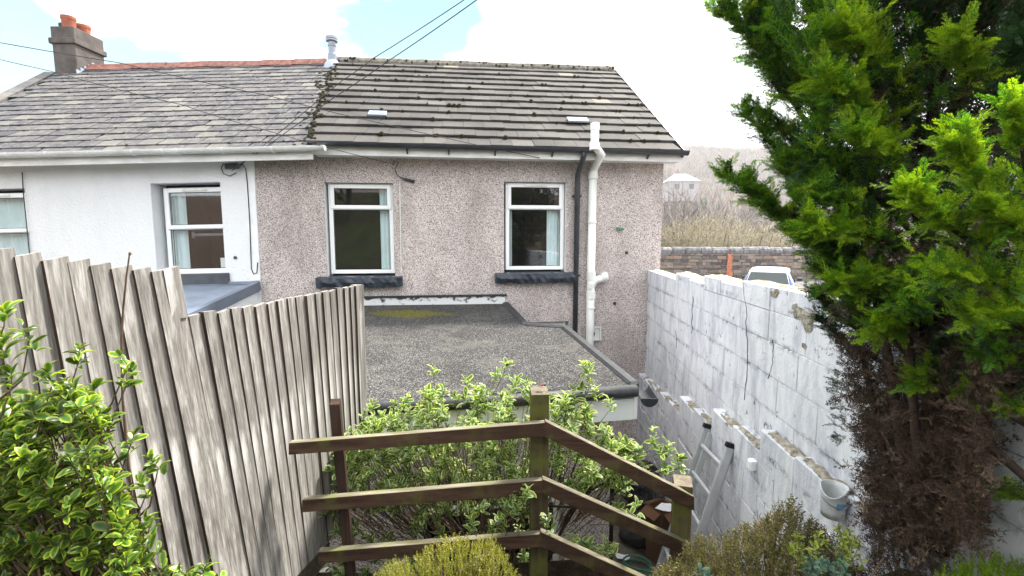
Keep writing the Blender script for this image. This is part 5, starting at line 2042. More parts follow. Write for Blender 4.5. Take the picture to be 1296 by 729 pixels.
for k in range(6):
    a0_, a1_ = 4.35 + k * 0.1, 4.45 + k * 0.1
    h0, h1 = 0.055 - 0.02 * abs(k - 2.5) / 2.5 * 0, 0.085
    m.add([(bl_.x + 0.0525 * cos(a0_), bl_.y + 0.0525 * sin(a0_), bz_ + h0), (bl_.x + 0.0525 * cos(a1_), bl_.y + 0.0525 * sin(a1_), bz_ + h0), (bl_.x + 0.0548 * cos(a1_), bl_.y + 0.0548 * sin(a1_), bz_ + h1), (bl_.x + 0.0548 * cos(a0_), bl_.y + 0.0548 * sin(a0_), bz_ + h1)], [(0, 1, 2, 3)])
m.build('print_patch', M['bucket_print'], bk)
m = MB(); m.tube([(bl_.x + 0.060 * cos(a), bl_.y + 0.060 * sin(a), bz_ + 0.095 - 0.03 * sin((a - 3.2) / 2.9 * pi)) for a in [3.2 + i * 0.2 for i in range(15)]], 0.0025, 6); m.build('handle', M['galvanised'], bk)

# ---------------------------------------------------------------- overhead cables


def cable(name, pts, r, label, sag=0.0, mat='cable'):
    P = []
    for a, b in zip(pts, pts[1:]):
        for k in range(12):
            t_ = k / 12
            P.append(Vector(a).lerp(Vector(b), t_) - UP * sag * 4 * t_ * (1 - t_))
    P.append(Vector(pts[-1]))
    m = MB(); m.tube(P, r, 6)
    tag(m.build(name, M[mat], smooth=True), label, 'cable', 'overhead cables strung to the two houses')


e1 = hpix(680, 203, -0.1); e2 = hpix(503, 212, -0.05)
cable('overhead_cable', [at(-140, 28, 5.0), at(154, 80, 5.3), at(340, 121, 5.6), at(470, 153, 5.85), hp(e1[0], -0.30, e1[1])], 0.0045, 'upper of the two cables crossing the slate roof from the left', 0.01)
cable('overhead_cable', [at(-140, 40, 5.0), at(64, 90, 5.2), at(232, 133, 5.4), at(330, 163, 5.6), hp(e2[0], -0.30, e2[1])], 0.004, 'lower of the two cables crossing the slate roof from the left', 0.01)
br_ = npt(npix(296, 217)[0], -0.05, npix(296, 217)[1])
cable('overhead_cable', [at(760, -140, 3.4), at(587, 0, 4.2), at(472, 74, 4.9), at(433, 102, 5.2), br_], 0.004, 'left one of the two cables falling from the sky to the white house', 0.006)
cable('overhead_cable', [at(770, -125, 3.4), at(603, 0, 4.2), at(493, 76, 4.9), at(423, 123, 5.3), br_ + Vector((0.03, 0, 0.02))], 0.0045, 'right one of the two cables falling from the sky to the white house', 0.006)


# ================================================================ PLANTS
def A3(*v):
    return np.array(v, float)


def leaf_base(w=0.42, fold=0.12, droop=0.10, blunt=0.5):
    """a leaf along +Y, length 1: (V, F triangles, rim weight)"""
    V = np.array([(0, 0, 0), (0, 0.36, 0.02), (0, 0.72, -droop * 0.5), (0, 1.0, -droop * 1.6),
                  (-w * 0.40, 0.24, fold * 0.6), (-w * 0.5, 0.58, fold - droop * 0.3), (w * 0.40, 0.24, fold * 0.6), (w * 0.5, 0.58, fold - droop * 0.3),
                  (-w * blunt * 0.62, 0.86, fold * 0.5 - droop), (w * blunt * 0.62, 0.86, fold * 0.5 - droop)], float)
    F = np.array([(0, 6, 1), (0, 1, 4), (4, 1, 5), (1, 2, 5), (6, 7, 1), (1, 7, 2), (5, 2, 8), (7, 9, 2), (8, 2, 3), (2, 9, 3)])
    rim = np.array([0.2, 0, 0, 0.8, 1, 1, 1, 1, 1, 1], float)
    return V, F, rim


LEAVES = [leaf_base(0.46, 0.10, 0.10, 0.55), leaf_base(0.38, 0.16, 0.20, 0.5), leaf_base(0.50, 0.06, 0.02, 0.6)]


def unit(v):
    return v / np.maximum(np.linalg.norm(v, axis=-1, keepdims=True), 1e-9)


def sprig_leaves(tip, d, n, ln, spread, size, rs):
    """leaves set round the last 'ln' of a twig; returns positions, directions, normals, sizes"""
    d = d / np.linalg.norm(d)
    a = np.cross(d, A3(0.3, 0.5, 0.8)); a /= np.linalg.norm(a)
    b = np.cross(d, a)
    t_ = np.sort(rs.random(n)) ** 0.7
    ang = np.arange(n) * 2.4 + rs.random() * 6 + rs.normal(0, 0.3, n)
    el = np.where(t_ > 0.85, rs.uniform(0.5, 1.3, n), rs.uniform(0.15, 0.7, n)) if spread is None else rs.uniform(*spread, n)
    rad = np.cos(ang)[:, None] * a + np.sin(ang)[:, None] * b
    D = rad * np.cos(el)[:, None] + d * np.sin(el)[:, None]
    D[:, 2] += rs.normal(0.05, 0.12, n)
    P = tip - d * ((1 - t_) * ln)[:, None]
    sz = size * rs.uniform(0.6, 1.15, n) * np.where(t_ > 0.93, 0.8, 1.0)
    return P, unit(D), sz


def broadleaf(root, twigs, leaf_size, n_leaf, ln, mat, mat_single, rs, singles=280, stem_r=0.006, stem_mat='twig', spread=None, bend=0.12):
    """twigs: list of (tip, direction at the tip, fork point). Adds stem, leaf parts and foliage to root."""
    st_ = MB()
    P, D, Sz = [], [], []
    for tip, d, base in twigs:
        tip, d, base = A3(*tip), A3(*d), A3(*base)
        mid = (tip + base) / 2 + rs.normal(0, bend * 0.25, 3) * np.linalg.norm(tip - base) - d * 0.04
        pts = [base, (base + mid) / 2 + rs.normal(0, 0.01, 3), mid, tip - d * ln * 0.5, tip]
        st_.tube(pts, [stem_r, stem_r * 0.85, stem_r * 0.6, stem_r * 0.4, stem_r * 0.2], 4, cap=False)
        p, dd, s = sprig_leaves(tip, d, n_leaf + int(rs.integers(-2, 3)), ln, spread, leaf_size, rs)
        P.append(p); D.append(dd); Sz.append(s)
    st_.build('stem', M[stem_mat], root)
    P, D, Sz = np.concatenate(P), np.concatenate(D), np.concatenate(Sz)
    roll = rs.normal(0, 0.45, len(P))
    R = frames(D, roll, Sz)
    off = np.array(wloc(root))
    # pick the leaves that show largest: the nearest ones inside the picture
    depth = P[:, 1] * cT - P[:, 2] * sT
    px = 648 + 600 * P[:, 0] / depth
    py = 364.5 - 600 * (P[:, 2] * cT + P[:, 1] * sT) / depth
    score = Sz / depth * ((px > -5) & (px < 1300) & (py > -5) & (py < 735)) * rs.uniform(0.7, 1.0, len(P))
    order = np.argsort(-score)
    pick = order[:singles]
    rest = order[singles:]
    k_of = rs.integers(0, len(LEAVES), len(P))
    meshes = [mesh_np('leaf', V, F, M[mat_single], {'rim': rim}) for V, F, rim in LEAVES] if singles else []
    for i in pick:
        o = new_obj('leaf', meshes[k_of[i]], root)
        Mx = Matrix([[*R[i][0], P[i][0] - off[0]], [*R[i][1], P[i][1] - off[1]], [*R[i][2], P[i][2] - off[2]], [0, 0, 0, 1]])
        o.matrix_basis = Mx
    VV, FF, RR_, n0 = [], [], [], 0
    for k, (V, F, rim) in enumerate(LEAVES):
        sel = rest[k_of[rest] == k]
        if len(sel) == 0:
            continue
        v, f = scatter((V, F), R[sel], P[sel] - off)
        VV.append(v); FF.append(f + n0); RR_.append(np.tile(rim, len(sel))); n0 += len(v)
    o = new_obj('foliage', mesh_np('foliage', np.concatenate(VV), np.concatenate(FF), M[mat], {'rim': np.concatenate(RR_)}), root)
    o['kind'] = 'stuff'
    return o


# ---------------------------------------------------------------- glossy shrub at lower left
rs = np.random.default_rng(3)
sh = thing('glossy_shrub', 'glossy green and lime leaved evergreen shrub in front of the board fence, lower left', 'shrub', (-1.15, 1.2, -1.6))
tw = []
top_y = [(-60, 500), (0, 510), (40, 500), (70, 490), (95, 478), (112, 505), (128, 540), (140, 600), (160, 655), (180, 710), (220, 760), (300, 790)]


def prof(px, table):
    for (x0, y0), (x1, y1) in zip(table, table[1:]):
        if x0 <= px <= x1:
            return y0 + (y1 - y0) * (px - x0) / (x1 - x0)
    return table[0][1] if px < table[0][0] else table[-1][1]


def bush_twigs(n, x0, x1, table, ymax, Y0, Y1, base, rs, up=0.8, lift=0.0):
    out = []
    for i in range(n):
        px = rs.uniform(x0, x1)
        ty = prof(px, table)
        py = ty + (ymax - ty) * rs.random() ** 1.15
        edge = min(1, (py - ty) / 90.0)
        Y = Y0 + (Y1 - Y0) * (rs.random() ** 1.5) * (1 - 0.0 * edge)
        Y = Y if edge > 0.3 else (Y0 + Y1) / 2 + rs.normal(0, (Y1 - Y0) * 0.2)
        tip = np.array(at(px, py, Y))
        b = np.array(base) + rs.normal(0, 0.06, 3)
        out_d = unit(tip - b) * 0.7 + A3(rs.normal(0, 0.35), rs.normal(-0.25, 0.35), up)
        out.append((tip, unit(out_d), tip - unit(out_d) * 0.10 + (b - tip) * rs.uniform(0.25, 0.5)))
    return out


tw += bush_twigs(360, -60, 178, top_y, 770, 1.05, 1.42, (-1.1, 1.3, -1.45), rs)
for (px, py, Y) in ((100, 440, 1.30), (152, 450, 1.34), (160, 470, 1.32), (28, 412, 1.15), (6, 392, 1.1), (-4, 430, 1.1), (14, 470, 1.12), (170, 548, 1.3), (100, 500, 1.2), (120, 490, 1.25), (60, 470, 1.15), (135, 520, 1.22), (178, 610, 1.25), (190, 580, 1.3), (185, 655, 1.25), (205, 712, 1.2), (262, 712, 1.22), (228, 722, 1.2), (240, 735, 1.15), (275, 735, 1.2)):
    tip = np.array(at(px, py, Y))
    tw.append((tip, unit(A3(rs.normal(0, 0.25), rs.normal(-0.1, 0.2), 1.0)), tip + A3(-0.10, 0.0, -0.22)))
broadleaf(sh, tw, 0.040, 15, 0.075, 'glossy_leaf', 'glossy_leaf_single', rs, singles=290, stem_r=0.004, spread=None)

# ---------------------------------------------------------------- variegated shrub behind the rails
rs = np.random.default_rng(8)
vsh = thing('variegated_shrub', 'cream edged variegated evergreen shrub growing behind the rail fence against the extension', 'shrub', (-0.2, 2.9, -2.6))
tabv = [(380, 640), (400, 600), (440, 545), (460, 530), (500, 520), (540, 490), (580, 500), (630, 480), (680, 490), (710, 505), (740, 480), (760, 520), (790, 555), (830, 560), (865, 600)]
tw = []
tw += bush_twigs(320, 395, 700, tabv, 640, 2.62, 3.05, (-0.2, 2.95, -2.3), rs)
tw += bush_twigs(80, 385, 560, tabv, 725, 2.62, 2.95, (-0.4, 2.9, -2.3), rs)
tw += bush_twigs(20, 560, 700, [(560, 630), (700, 630)], 720, 2.7, 2.95, (-0.1, 2.9, -2.4), rs)
tw += bush_twigs(100, 700, 800, [(700, 505), (730, 500), (760, 535), (800, 560)], 618, 2.6, 3.0, (0.1, 2.95, -2.2), rs)
for (px, py, Y) in ((548, 468, 2.85), (560, 490, 2.85), (590, 478, 2.82), (600, 490, 2.8), (642, 462, 2.85), (630, 470, 2.88), (655, 478, 2.85), (668, 482, 2.8), (738, 460, 2.85), (748, 462, 2.8), (745, 478, 2.82), (755, 490, 2.8), (735, 490, 2.8), (770, 505, 2.8), (715, 500, 2.75), (725, 490, 2.8),
                    (810, 565, 2.75), (825, 545, 2.8), (835, 572, 2.75), (845, 560, 2.8), (855, 585, 2.75), (842, 590, 2.7), (815, 590, 2.7), (795, 560, 2.75), (860, 578, 2.78), (828, 560, 2.76),
                    (752, 590, 2.55), (745, 600, 2.55), (765, 685, 2.5), (745, 690, 2.5), (735, 684, 2.52), (755, 700, 2.5), (770, 690, 2.52), (725, 680, 2.5), (805, 640, 2.5), (798, 650, 2.52), (780, 640, 2.6),
                    (470, 510, 2.9), (465, 520, 2.85), (648, 630, 2.34), (655, 640, 2.32), (690, 655, 2.35), (640, 645, 2.33), (632, 655, 2.35), (660, 622, 2.36), (668, 618, 2.3), (610, 640, 2.3), (598, 655, 2.3), (590, 500, 2.8), (610, 500, 2.8), (520, 500, 2.9), (500, 510, 2.9)):
    tip = np.array(at(px, py, Y))
    tw.append((tip, unit(A3(rs.normal(0, 0.3), rs.normal(-0.1, 0.25), 0.9)), tip + A3(rs.normal(-0.06, 0.04) if px < 780 else -0.22, 0.05, -0.2 if px < 780 else -0.10)))
broadleaf(vsh, tw, 0.056, 14, 0.10, 'variegated_leaf', 'variegated_leaf_single', rs, singles=290, stem_r=0.003)
# main limbs
m = MB()
for (a, b, c, r) in (((600, 760, 2.9), (590, 680, 2.9), (520, 600, 2.9), 0.014), ((640, 770, 2.9), (650, 680, 2.88), (640, 560, 2.9), 0.014), ((620, 770, 2.9), (600, 660, 2.85), (690, 590, 2.9), 0.012), ((660, 770, 2.9), (720, 650, 2.8), (790, 575, 2.8), 0.012), ((650, 760, 2.9), (740, 625, 2.75), (800, 600, 2.7), 0.009), ((560, 770, 2.9), (540, 680, 2.9), (450, 620, 2.9), 0.012), ((690, 640, 2.75), (760, 645, 2.7), (800, 610, 2.65), 0.007), ((700, 700, 2.7), (720, 690, 2.6), (760, 690, 2.5), 0.005)):
    m2 = MB(); m2.tube([at(*a), (at(*a) + at(*b)) / 2 + Vector((0.02, 0, 0)), at(*b), at(*b).lerp(at(*c), 0.5) + Vector((0, 0, 0.02)), at(*c)], [r, r * 0.9, r * 0.75, r * 0.6, r * 0.35], 7); m2.build('branch', M['bark'], vsh, smooth=True)

# ---------------------------------------------------------------- conifer


def strip(p0, p1, w0, w1, nrm):
    """a thin four-cornered scale strip"""
    d = unit(p1 - p0)
    s = np.cross(d, nrm); s = unit(s)
    m_ = p0 * 0.45 + p1 * 0.55
    return [p0, m_ + s * w1, p1, m_ - s * w1]


def frond(seed, L=1.0, n=8, wid=0.0135, flat=0.20, dense=8):
    """flattened cypress spray along +Y in the XY plane, quads"""
    r = np.random.default_rng(seed)
    V, F = [], []

    def add(q):
        k = len(V)
        V.extend(q); F.append((k, k + 1, k + 2, k + 3))
    bend = r.normal(0, 0.12)
    ax_ = lambda t_: A3(bend * t_ * t_, t_, -0.10 * t_ * t_)
    for k in range(4):
        add(strip(ax_(k / 4), ax_((k + 1) / 4 + 0.02), 0.01, wid * 0.6, A3(0, 0, 1)))
    for i in range(n):
        t0 = 0.12 + 0.86 * i / n
        for sd in (-1, 1):
            ln = (0.36 * (1 - t0) ** 0.8 + 0.06) * r.uniform(0.7, 1.2)
            a = r.uniform(0.42, 0.72)
            dirv = unit(A3(sd * sin(a), cos(a), r.normal(0, flat)))
            b0 = ax_(t0)
            b1 = b0 + dirv * ln
            add(strip(b0, b1, 0.01, wid, A3(0, 0, 1)))
            ns = int((2 if dense > 6 else 1) + ln * dense)
            for j in range(ns):
                s0 = 0.25 + 0.7 * j / ns
                q0 = b0 + dirv * ln * s0
                sl = ln * 0.42 * (1.05 - s0) + 0.05
                for s2 in (-1, 1):
                    aa = s2 * r.uniform(0.45, 0.75)
                    d2 = A3(dirv[0] * cos(aa) - dirv[1] * sin(aa), dirv[0] * sin(aa) + dirv[1] * cos(aa), dirv[2] + r.normal(0, flat))
                    add(strip(q0, q0 + unit(d2) * sl, 0.01, wid * 0.85, A3(0, 0, 1)))
    return np.array(V), np.array(F)


FR_ = [frond(100 + k) for k in range(5)]
FR_LOW = [frond(120 + k, n=6, wid=0.019, dense=5) for k in range(4)]
FR_DEAD = [frond(140 + k, n=6, wid=0.016, dense=5, flat=0.5) for k in range(4)]


def spray_cloud(name, parent, mat, P, D, size, rs, fronds, roll_sd=0.6):
    off = np.array(wloc(parent))
    k_of = rs.integers(0, len(fronds), len(P))
    VV, FF, n0 = [], [], 0
    roll = rs.normal(0, roll_sd, len(P))
    R = frames(D, roll, size)
    for k in range(len(fronds)):
        sel = np.where(k_of == k)[0]
        if len(sel) == 0:
            continue
        v, f = scatter(fronds[k], R[sel], P[sel] - off)
        VV.append(v); FF.append(f + n0); n0 += len(v)
    o = new_obj(name, mesh_np(name, np.concatenate(VV), np.concatenate(FF), M[mat]), parent)
    o['kind'] = 'stuff'
    return o


rs = np.random.default_rng(21)
con = thing('conifer', 'large green cypress conifer with bare brown lower stems by the white wall, right side', 'tree', (1.30, 1.50, -1.30))
# trunks
stems = []
for pts, r in (([(1185, 700, 1.48), (1182, 560, 1.52), (1176, 430, 1.60), (1172, 250, 1.80), (1190, 40, 1.95), (1215, -200, 2.1), (1230, -420, 2.2)], 0.032),
               ([(1205, 690, 1.42), (1232, 560, 1.40), (1262, 480, 1.36), (1300, 380, 1.35)], 0.014),
               ([(1165, 690, 1.52), (1140, 560, 1.62), (1120, 430, 1.75), (1105, 250, 1.95), (1090, 60, 2.05)], 0.018),
               ([(1150, 695, 1.55), (1115, 560, 1.72), (1090, 440, 1.88), (1075, 330, 2.05)], 0.013),
               ([(1195, 690, 1.46), (1205, 540, 1.46), (1222, 400, 1.48), (1250, 200, 1.65)], 0.018),
               ([(1175, 695, 1.46), (1160, 560, 1.50), (1150, 430, 1.58), (1140, 330, 1.75)], 0.015)):
    P = [at(*p) for p in pts]
    m = MB(); m.tube(P, [r * (1 - 0.10 * i) for i in range(len(P))], 9)
    m.build('trunk', M['bark'], con, smooth=True)
    stems.append([np.array(p) for p in P])
def near_wall(px, py, Y):               # keep growth on this side of the white wall
    if py > 372 and px > 900:
        Y = min(Y, 1.60 * 600 / (px - 648) * 0.985 - 0.03 - 0.0006 * max(0, py - 364))
    return Y


limbs = [
    # (points px, py, Y), spray size, kind
    ([(1150, 330, 1.95), (1040, 150, 1.95), (985, 85, 1.92), (925, 22, 1.90)], 0.15, 'g'),
    ([(1090, 240, 1.98), (1010, 140, 1.98), (975, 85, 1.95), (955, 30, 1.9)], 0.14, 'g'),
    ([(1040, 150, 1.95), (990, 60, 1.95), (965, -40, 1.92)], 0.16, 'g'),
    ([(1090, 200, 1.95), (1040, 60, 1.95), (1010, -50, 1.92)], 0.17, 'g'),
    ([(1130, 200, 1.9), (1085, 60, 1.85), (1060, -60, 1.8)], 0.18, 'g'),
    ([(1150, 330, 1.95), (1060, 255, 1.95), (1000, 205, 1.90), (948, 150, 1.88)], 0.12, 'g'),
    ([(1060, 255, 1.95), (1015, 195, 1.92), (975, 150, 1.9)], 0.11, 'g'),
    ([(1150, 420, 1.9), (1050, 320, 1.85), (985, 268, 1.80), (925, 228, 1.78)], 0.11, 'g'),
    ([(1080, 350, 1.88), (1010, 295, 1.84), (970, 262, 1.8), (950, 240, 1.8)], 0.10, 'g'),
    ([(1050, 320, 1.85), (1015, 250, 1.82), (995, 215, 1.82)], 0.12, 'g'),
    ([(1160, 430, 1.9), (1080, 350, 1.85), (1020, 300, 1.8)], 0.13, 'g'),
    ([(1170, 470, 1.9), (1090, 390, 1.9), (1040, 345, 1.88)], 0.12, 'g'),
    ([(1120, 440, 1.95), (1060, 400, 1.92), (1035, 375, 1.9)], 0.09, 'd'),
    ([(1120, 460, 1.95), (1065, 430, 1.92), (1040, 405, 1.92)], 0.08, 'd'),
    ([(1160, 300, 1.9), (1100, 240, 1.8), (1040, 205, 1.7)], 0.15, 'g'),
    ([(1170, 250, 1.9), (1110, 150, 1.75), (1050, 110, 1.65)], 0.15, 'b'),
    ([(1170, 200, 1.9), (1120, 90, 1.75), (1075, 40, 1.65)], 0.15, 'b'),
    ([(1170, 300, 1.85), (1130, 210, 1.7), (1095, 175, 1.6)], 0.13, 'b'),
    ([(1180, 340, 1.8), (1110, 300, 1.7), (1040, 290, 1.62)], 0.14, 'b'),
    ([(1180, 380, 1.8), (1120, 360, 1.65), (1060, 360, 1.58)], 0.13, 'b'),
    ([(1200, 420, 1.75), (1160, 410, 1.6), (1115, 415, 1.52)], 0.12, 'b'),
    ([(1220, 460, 1.7), (1200, 470, 1.55), (1165, 480, 1.5)], 0.10, 'b'),
    ([(1240, 480, 1.6), (1240, 500, 1.45), (1225, 500, 1.4)], 0.09, 'b'),
    ([(1180, 120, 1.9), (1180, 20, 1.7), (1190, -60, 1.6)], 0.17, 'd'),
    ([(1190, 100, 1.85), (1230, 40, 1.65), (1240, -20, 1.55)], 0.15, 'd'),
    ([(1190, 160, 1.85), (1230, 110, 1.6), (1215, 60, 1.5)], 0.12, 'b'),
    ([(1230, 200, 1.8), (1280, 110, 1.55), (1300, 60, 1.45)], 0.14, 'd'),
    ([(1240, 180, 1.75), (1280, 60, 1.6), (1320, -30, 1.5)], 0.15, 'd'),
    # the near bough at right
    ([(1330, 420, 1.5), (1290, 300, 1.30), (1240, 240, 1.22), (1215, 190, 1.18)], 0.11, 'b'),
    ([(1330, 420, 1.5), (1250, 320, 1.28), (1190, 280, 1.20), (1160, 250, 1.16)], 0.10, 'b'),
    ([(1330, 400, 1.45), (1300, 220, 1.25), (1285, 150, 1.18)], 0.11, 'b'),
    ([(1340, 420, 1.45), (1270, 360, 1.25), (1200, 350, 1.2)], 0.11, 'b'),
    ([(1340, 470, 1.45), (1290, 410, 1.25), (1235, 400, 1.2)], 0.10, 'b'),
    ([(1350, 330, 1.4), (1300, 300, 1.2), (1260, 270, 1.15)], 0.10, 'b'),
    ([(1340, 560, 1.5), (1300, 530, 1.35), (1275, 515, 1.3)], 0.07, 'b'),
    ([(1340, 640, 1.5), (1300, 632, 1.35), (1278, 625, 1.3)], 0.06, 'b'),
    ([(1340, 500, 1.5), (1290, 470, 1.35), (1250, 450, 1.3)], 0.10, 'g'),
    ([(1200, 430, 1.75), (1240, 450, 1.6), (1265, 480, 1.5)], 0.12, 'd'),
    ([(1220, 420, 1.7), (1270, 440, 1.55), (1310, 480, 1.5)], 0.12, 'd'),
    ([(1200, 380, 1.75), (1250, 400, 1.6), (1290, 440, 1.5)], 0.13, 'd'),
    ([(1190, 300, 1.8), (1240, 330, 1.6), (1270, 380, 1.5)], 0.14, 'd'),
    ([(1190, 280, 1.8), (1160, 330, 1.6), (1150, 380, 1.5)], 0.13, 'g'),
    ([(1190, 330, 1.8), (1190, 390, 1.6), (1200, 440, 1.5)], 0.13, 'd'),
    ([(1140, 300, 1.9), (1090, 280, 1.75), (1050, 250, 1.7)], 0.14, 'g'),
    ([(1150, 380, 1.88), (1090, 330, 1.8), (1050, 310, 1.75)], 0.13, 'g'),
]
SP = {'g': ([], [], []), 'b': ([], [], []), 'd': ([], [], []), 'x': ([], [], [])}
for pts, sz, kind in limbs:
    P = [np.array(at(p[0], p[1], near_wall(*p))) for p in pts]
    # smooth polyline
    Q = []
    for i in range(len(P) - 1):
        for k in range(8):
            t_ = k / 8
            Q.append(P[i] * (1 - t_) + P[i + 1] * t_)
    Q.append(P[-1])
    Q = np.array(Q)
    for _ in range(3):
        Q[1:-1] = (Q[:-2] + Q[1:-1] * 2 + Q[2:]) / 4
    m = MB()
    m.tube([tuple(q) for q in Q], [0.011 * (1 - 0.85 * i / len(Q)) for i in range(len(Q))], 6)
    m.build('branch', M['bark'], con, smooth=True)
    if pts[0][0] >= 1330:                              # carry the off-picture end back to the trunk
        tp = np.array(at(1186, min(pts[0][1], 600) - 60, near_wall(1186, pts[0][1], 1.78) - 0.06))
        m = MB(); m.tube([tuple(tp), tuple((tp + Q[0]) / 2 + A3(0, 0, 0.04)), tuple(Q[0])], [0.016, 0.013, 0.011], 6)
        m.build('branch', M['bark'], con, smooth=True)
    n = len(Q)
    for i in range(n):
        t_ = i / (n - 1)
        if t_ < 0.18:
            continue
        d = unit(Q[min(i + 1, n - 1)] - Q[max(i - 1, 0)])
        for k in range(6 if t_ < 0.95 else 9):
            side = unit(np.cross(d, rs.normal(0, 1, 3)))
            ang = rs.uniform(0.22, 0.75)
            dd = unit(d * cos(ang) + side * sin(ang) + A3(0, -0.08, 0.20))
            p = Q[i] + (Q[min(i + 1, n - 1)] - Q[i]) * rs.random()
            s = sz * rs.uniform(0.65, 1.1) * (1.0 - 0.25 * t_)
            deep = rs.random() > t_ * 1.5
            kk = kind
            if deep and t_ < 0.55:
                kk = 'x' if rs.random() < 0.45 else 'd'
            elif kind == 'b' and rs.random() < 0.3:
                kk = 'g'
            elif kind == 'g' and rs.random() < 0.25:
                kk = 'd'
            elif kind == 'g' and rs.random() < 0.2:
                kk = 'b'
            q_ = proj(p)
            if q_[0] > 1420 or q_[1] < -130:
                continue
            SP[kk][0].append(p); SP[kk][1].append(dd); SP[kk][2].append(s)
            if t_ > 0.3:                               # short side twigs carry more sprays
                p2 = p + dd * s * 0.6
                side2 = unit(np.cross(dd, rs.normal(0, 1, 3)))
                d2 = unit(dd + side2 * 0.7 + A3(0, 0, 0.1))
                SP[kk][0].append(p2); SP[kk][1].append(d2); SP[kk][2].append(s * 0.8)
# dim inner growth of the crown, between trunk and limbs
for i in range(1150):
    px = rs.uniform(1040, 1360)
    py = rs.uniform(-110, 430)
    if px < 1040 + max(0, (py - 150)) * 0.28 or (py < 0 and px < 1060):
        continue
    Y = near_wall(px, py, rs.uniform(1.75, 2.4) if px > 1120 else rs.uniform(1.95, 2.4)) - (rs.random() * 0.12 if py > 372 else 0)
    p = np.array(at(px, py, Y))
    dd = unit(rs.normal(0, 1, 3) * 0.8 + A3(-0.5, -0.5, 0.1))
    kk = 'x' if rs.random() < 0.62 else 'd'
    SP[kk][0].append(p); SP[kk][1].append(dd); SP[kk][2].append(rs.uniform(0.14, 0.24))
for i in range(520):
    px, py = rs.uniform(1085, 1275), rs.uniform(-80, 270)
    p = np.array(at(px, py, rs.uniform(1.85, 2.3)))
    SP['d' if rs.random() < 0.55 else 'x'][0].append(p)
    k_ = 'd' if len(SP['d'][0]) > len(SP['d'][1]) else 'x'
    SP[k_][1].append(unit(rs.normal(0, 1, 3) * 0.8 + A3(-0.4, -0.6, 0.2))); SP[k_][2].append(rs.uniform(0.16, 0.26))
# outer green filling the crown between the limbs
lim = [(-120, 985), (0, 965), (60, 985), (110, 1020), (160, 1030), (210, 1012), (260, 1000), (300, 1012), (350, 1048), (420, 1075)]
for i in range(1200):
    py = rs.uniform(-110, 415)
    xl = prof(py, lim) + 8
    px = xl + (1230 - xl) * rs.random() ** 1.5
    Y = near_wall(px, py, rs.uniform(1.68, 1.98))
    p = np.array(at(px, py, Y))
    dd = unit(A3(-0.55, -0.25, 0.55) + rs.normal(0, 0.38, 3))
    kk = 'g' if rs.random() < (0.75 if px < xl + 90 else 0.35) else 'd'
    SP[kk][0].append(p); SP[kk][1].append(dd); SP[kk][2].append(rs.uniform(0.07, 0.14))
# brown hanging skirt round the lower stems
for i in range(2900):
    s_ = rs.random()
    py = 370 + 320 * rs.random() ** 0.85
    xl = 1052 + (py - 370) * 0.17
    xr = 1258 - max(0, py - 500) * 0.14
    px = xl + (xr - xl) * rs.random() ** 1.08
    gap = math.sin(px * 0.115 + py * 0.012)
    if px > 1130 and gap > 0.72 and rs.random() < 0.8:
        continue
    Y = near_wall(px, py, rs.uniform(1.8, 2.15) if px > 1120 else rs.uniform(1.88, 2.12)) - rs.random() * 0.18
    p = np.array(at(px, py, Y))
    dd = unit(A3(rs.normal(-0.15, 0.35), rs.normal(-0.15, 0.35), rs.normal(0.45, 0.5)))
    SP['x'][0].append(p); SP['x'][1].append(dd); SP['x'][2].append(rs.uniform(0.05, 0.13))
for i in range(60):
    px, py = rs.uniform(1058, 1072), rs.uniform(478, 560)
    SP['d'][0].append(np.array(at(px, py, 1.95))); SP['d'][1].append(unit(A3(-0.8, -0.3, 0.4) + rs.normal(0, 0.3, 3))); SP['d'][2].append(rs.uniform(0.04, 0.08))
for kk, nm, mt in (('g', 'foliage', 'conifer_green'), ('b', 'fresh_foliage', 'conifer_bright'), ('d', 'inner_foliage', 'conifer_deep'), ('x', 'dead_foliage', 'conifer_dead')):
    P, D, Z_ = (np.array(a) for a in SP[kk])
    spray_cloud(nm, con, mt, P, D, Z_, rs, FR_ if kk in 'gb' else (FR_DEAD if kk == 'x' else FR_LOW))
# bare inner twigs
m = MB()
for i in range(75):
    s = stems[int(rs.integers(0, len(stems)))]
    k = int(rs.integers(0, len(s) - 1))
    t_ = rs.random()
    p = s[k] * (1 - t_) + s[k + 1] * t_
    if p[2] > 0.3:
        continue
    d = unit(A3(rs.normal(-0.1, 0.7), rs.normal(-0.2, 0.6), rs.normal(0.2, 0.5)))
    L = rs.uniform(0.06, 0.16)
    m.tube([p, p + d * L * 0.5 + rs.normal(0, 0.01, 3), p + d * L + A3(0, 0, -0.02)], [0.004, 0.0025, 0.001], 4, cap=False)
o = m.build('dead_twigs', M['twig'], con)
o['kind'] = 'stuff'

# ---------------------------------------------------------------- heathers and small plants at the front


def shoot(seed, n=26, lw=0.022, ll=0.11, spread=0.8):
    """a heath shoot along +Y with tiny needle leaves (quads)"""
    r = np.random.default_rng(seed)
    V, F = [], []

    def add(q):
        k = len(V)
        V.extend(q); F.append((k, k + 1, k + 2, k + 3))
    b = r.normal(0, 0.10, 2)
    ax_ = lambda t_: A3(b[0] * t_ * t_, t_, b[1] * t_ * t_)
    for k in range(3):
        add(strip(ax_(k / 3), ax_((k + 1) / 3 + 0.02), 0.01, 0.010, A3(1, 0, 0.3)))
    for i in range(n):
        t_ = 0.15 + 0.85 * i / n
        a = i * 2.4
        d = unit(A3(cos(a) * spread, 0.75, sin(a) * spread))
        q = ax_(t_)
        add(strip(q, q + d * ll * r.uniform(0.7, 1.2), 0.01, lw, unit(r.normal(0, 1, 3))))
    return np.array(V), np.array(F)


SHOOTS = [shoot(200 + k) for k in range(4)]


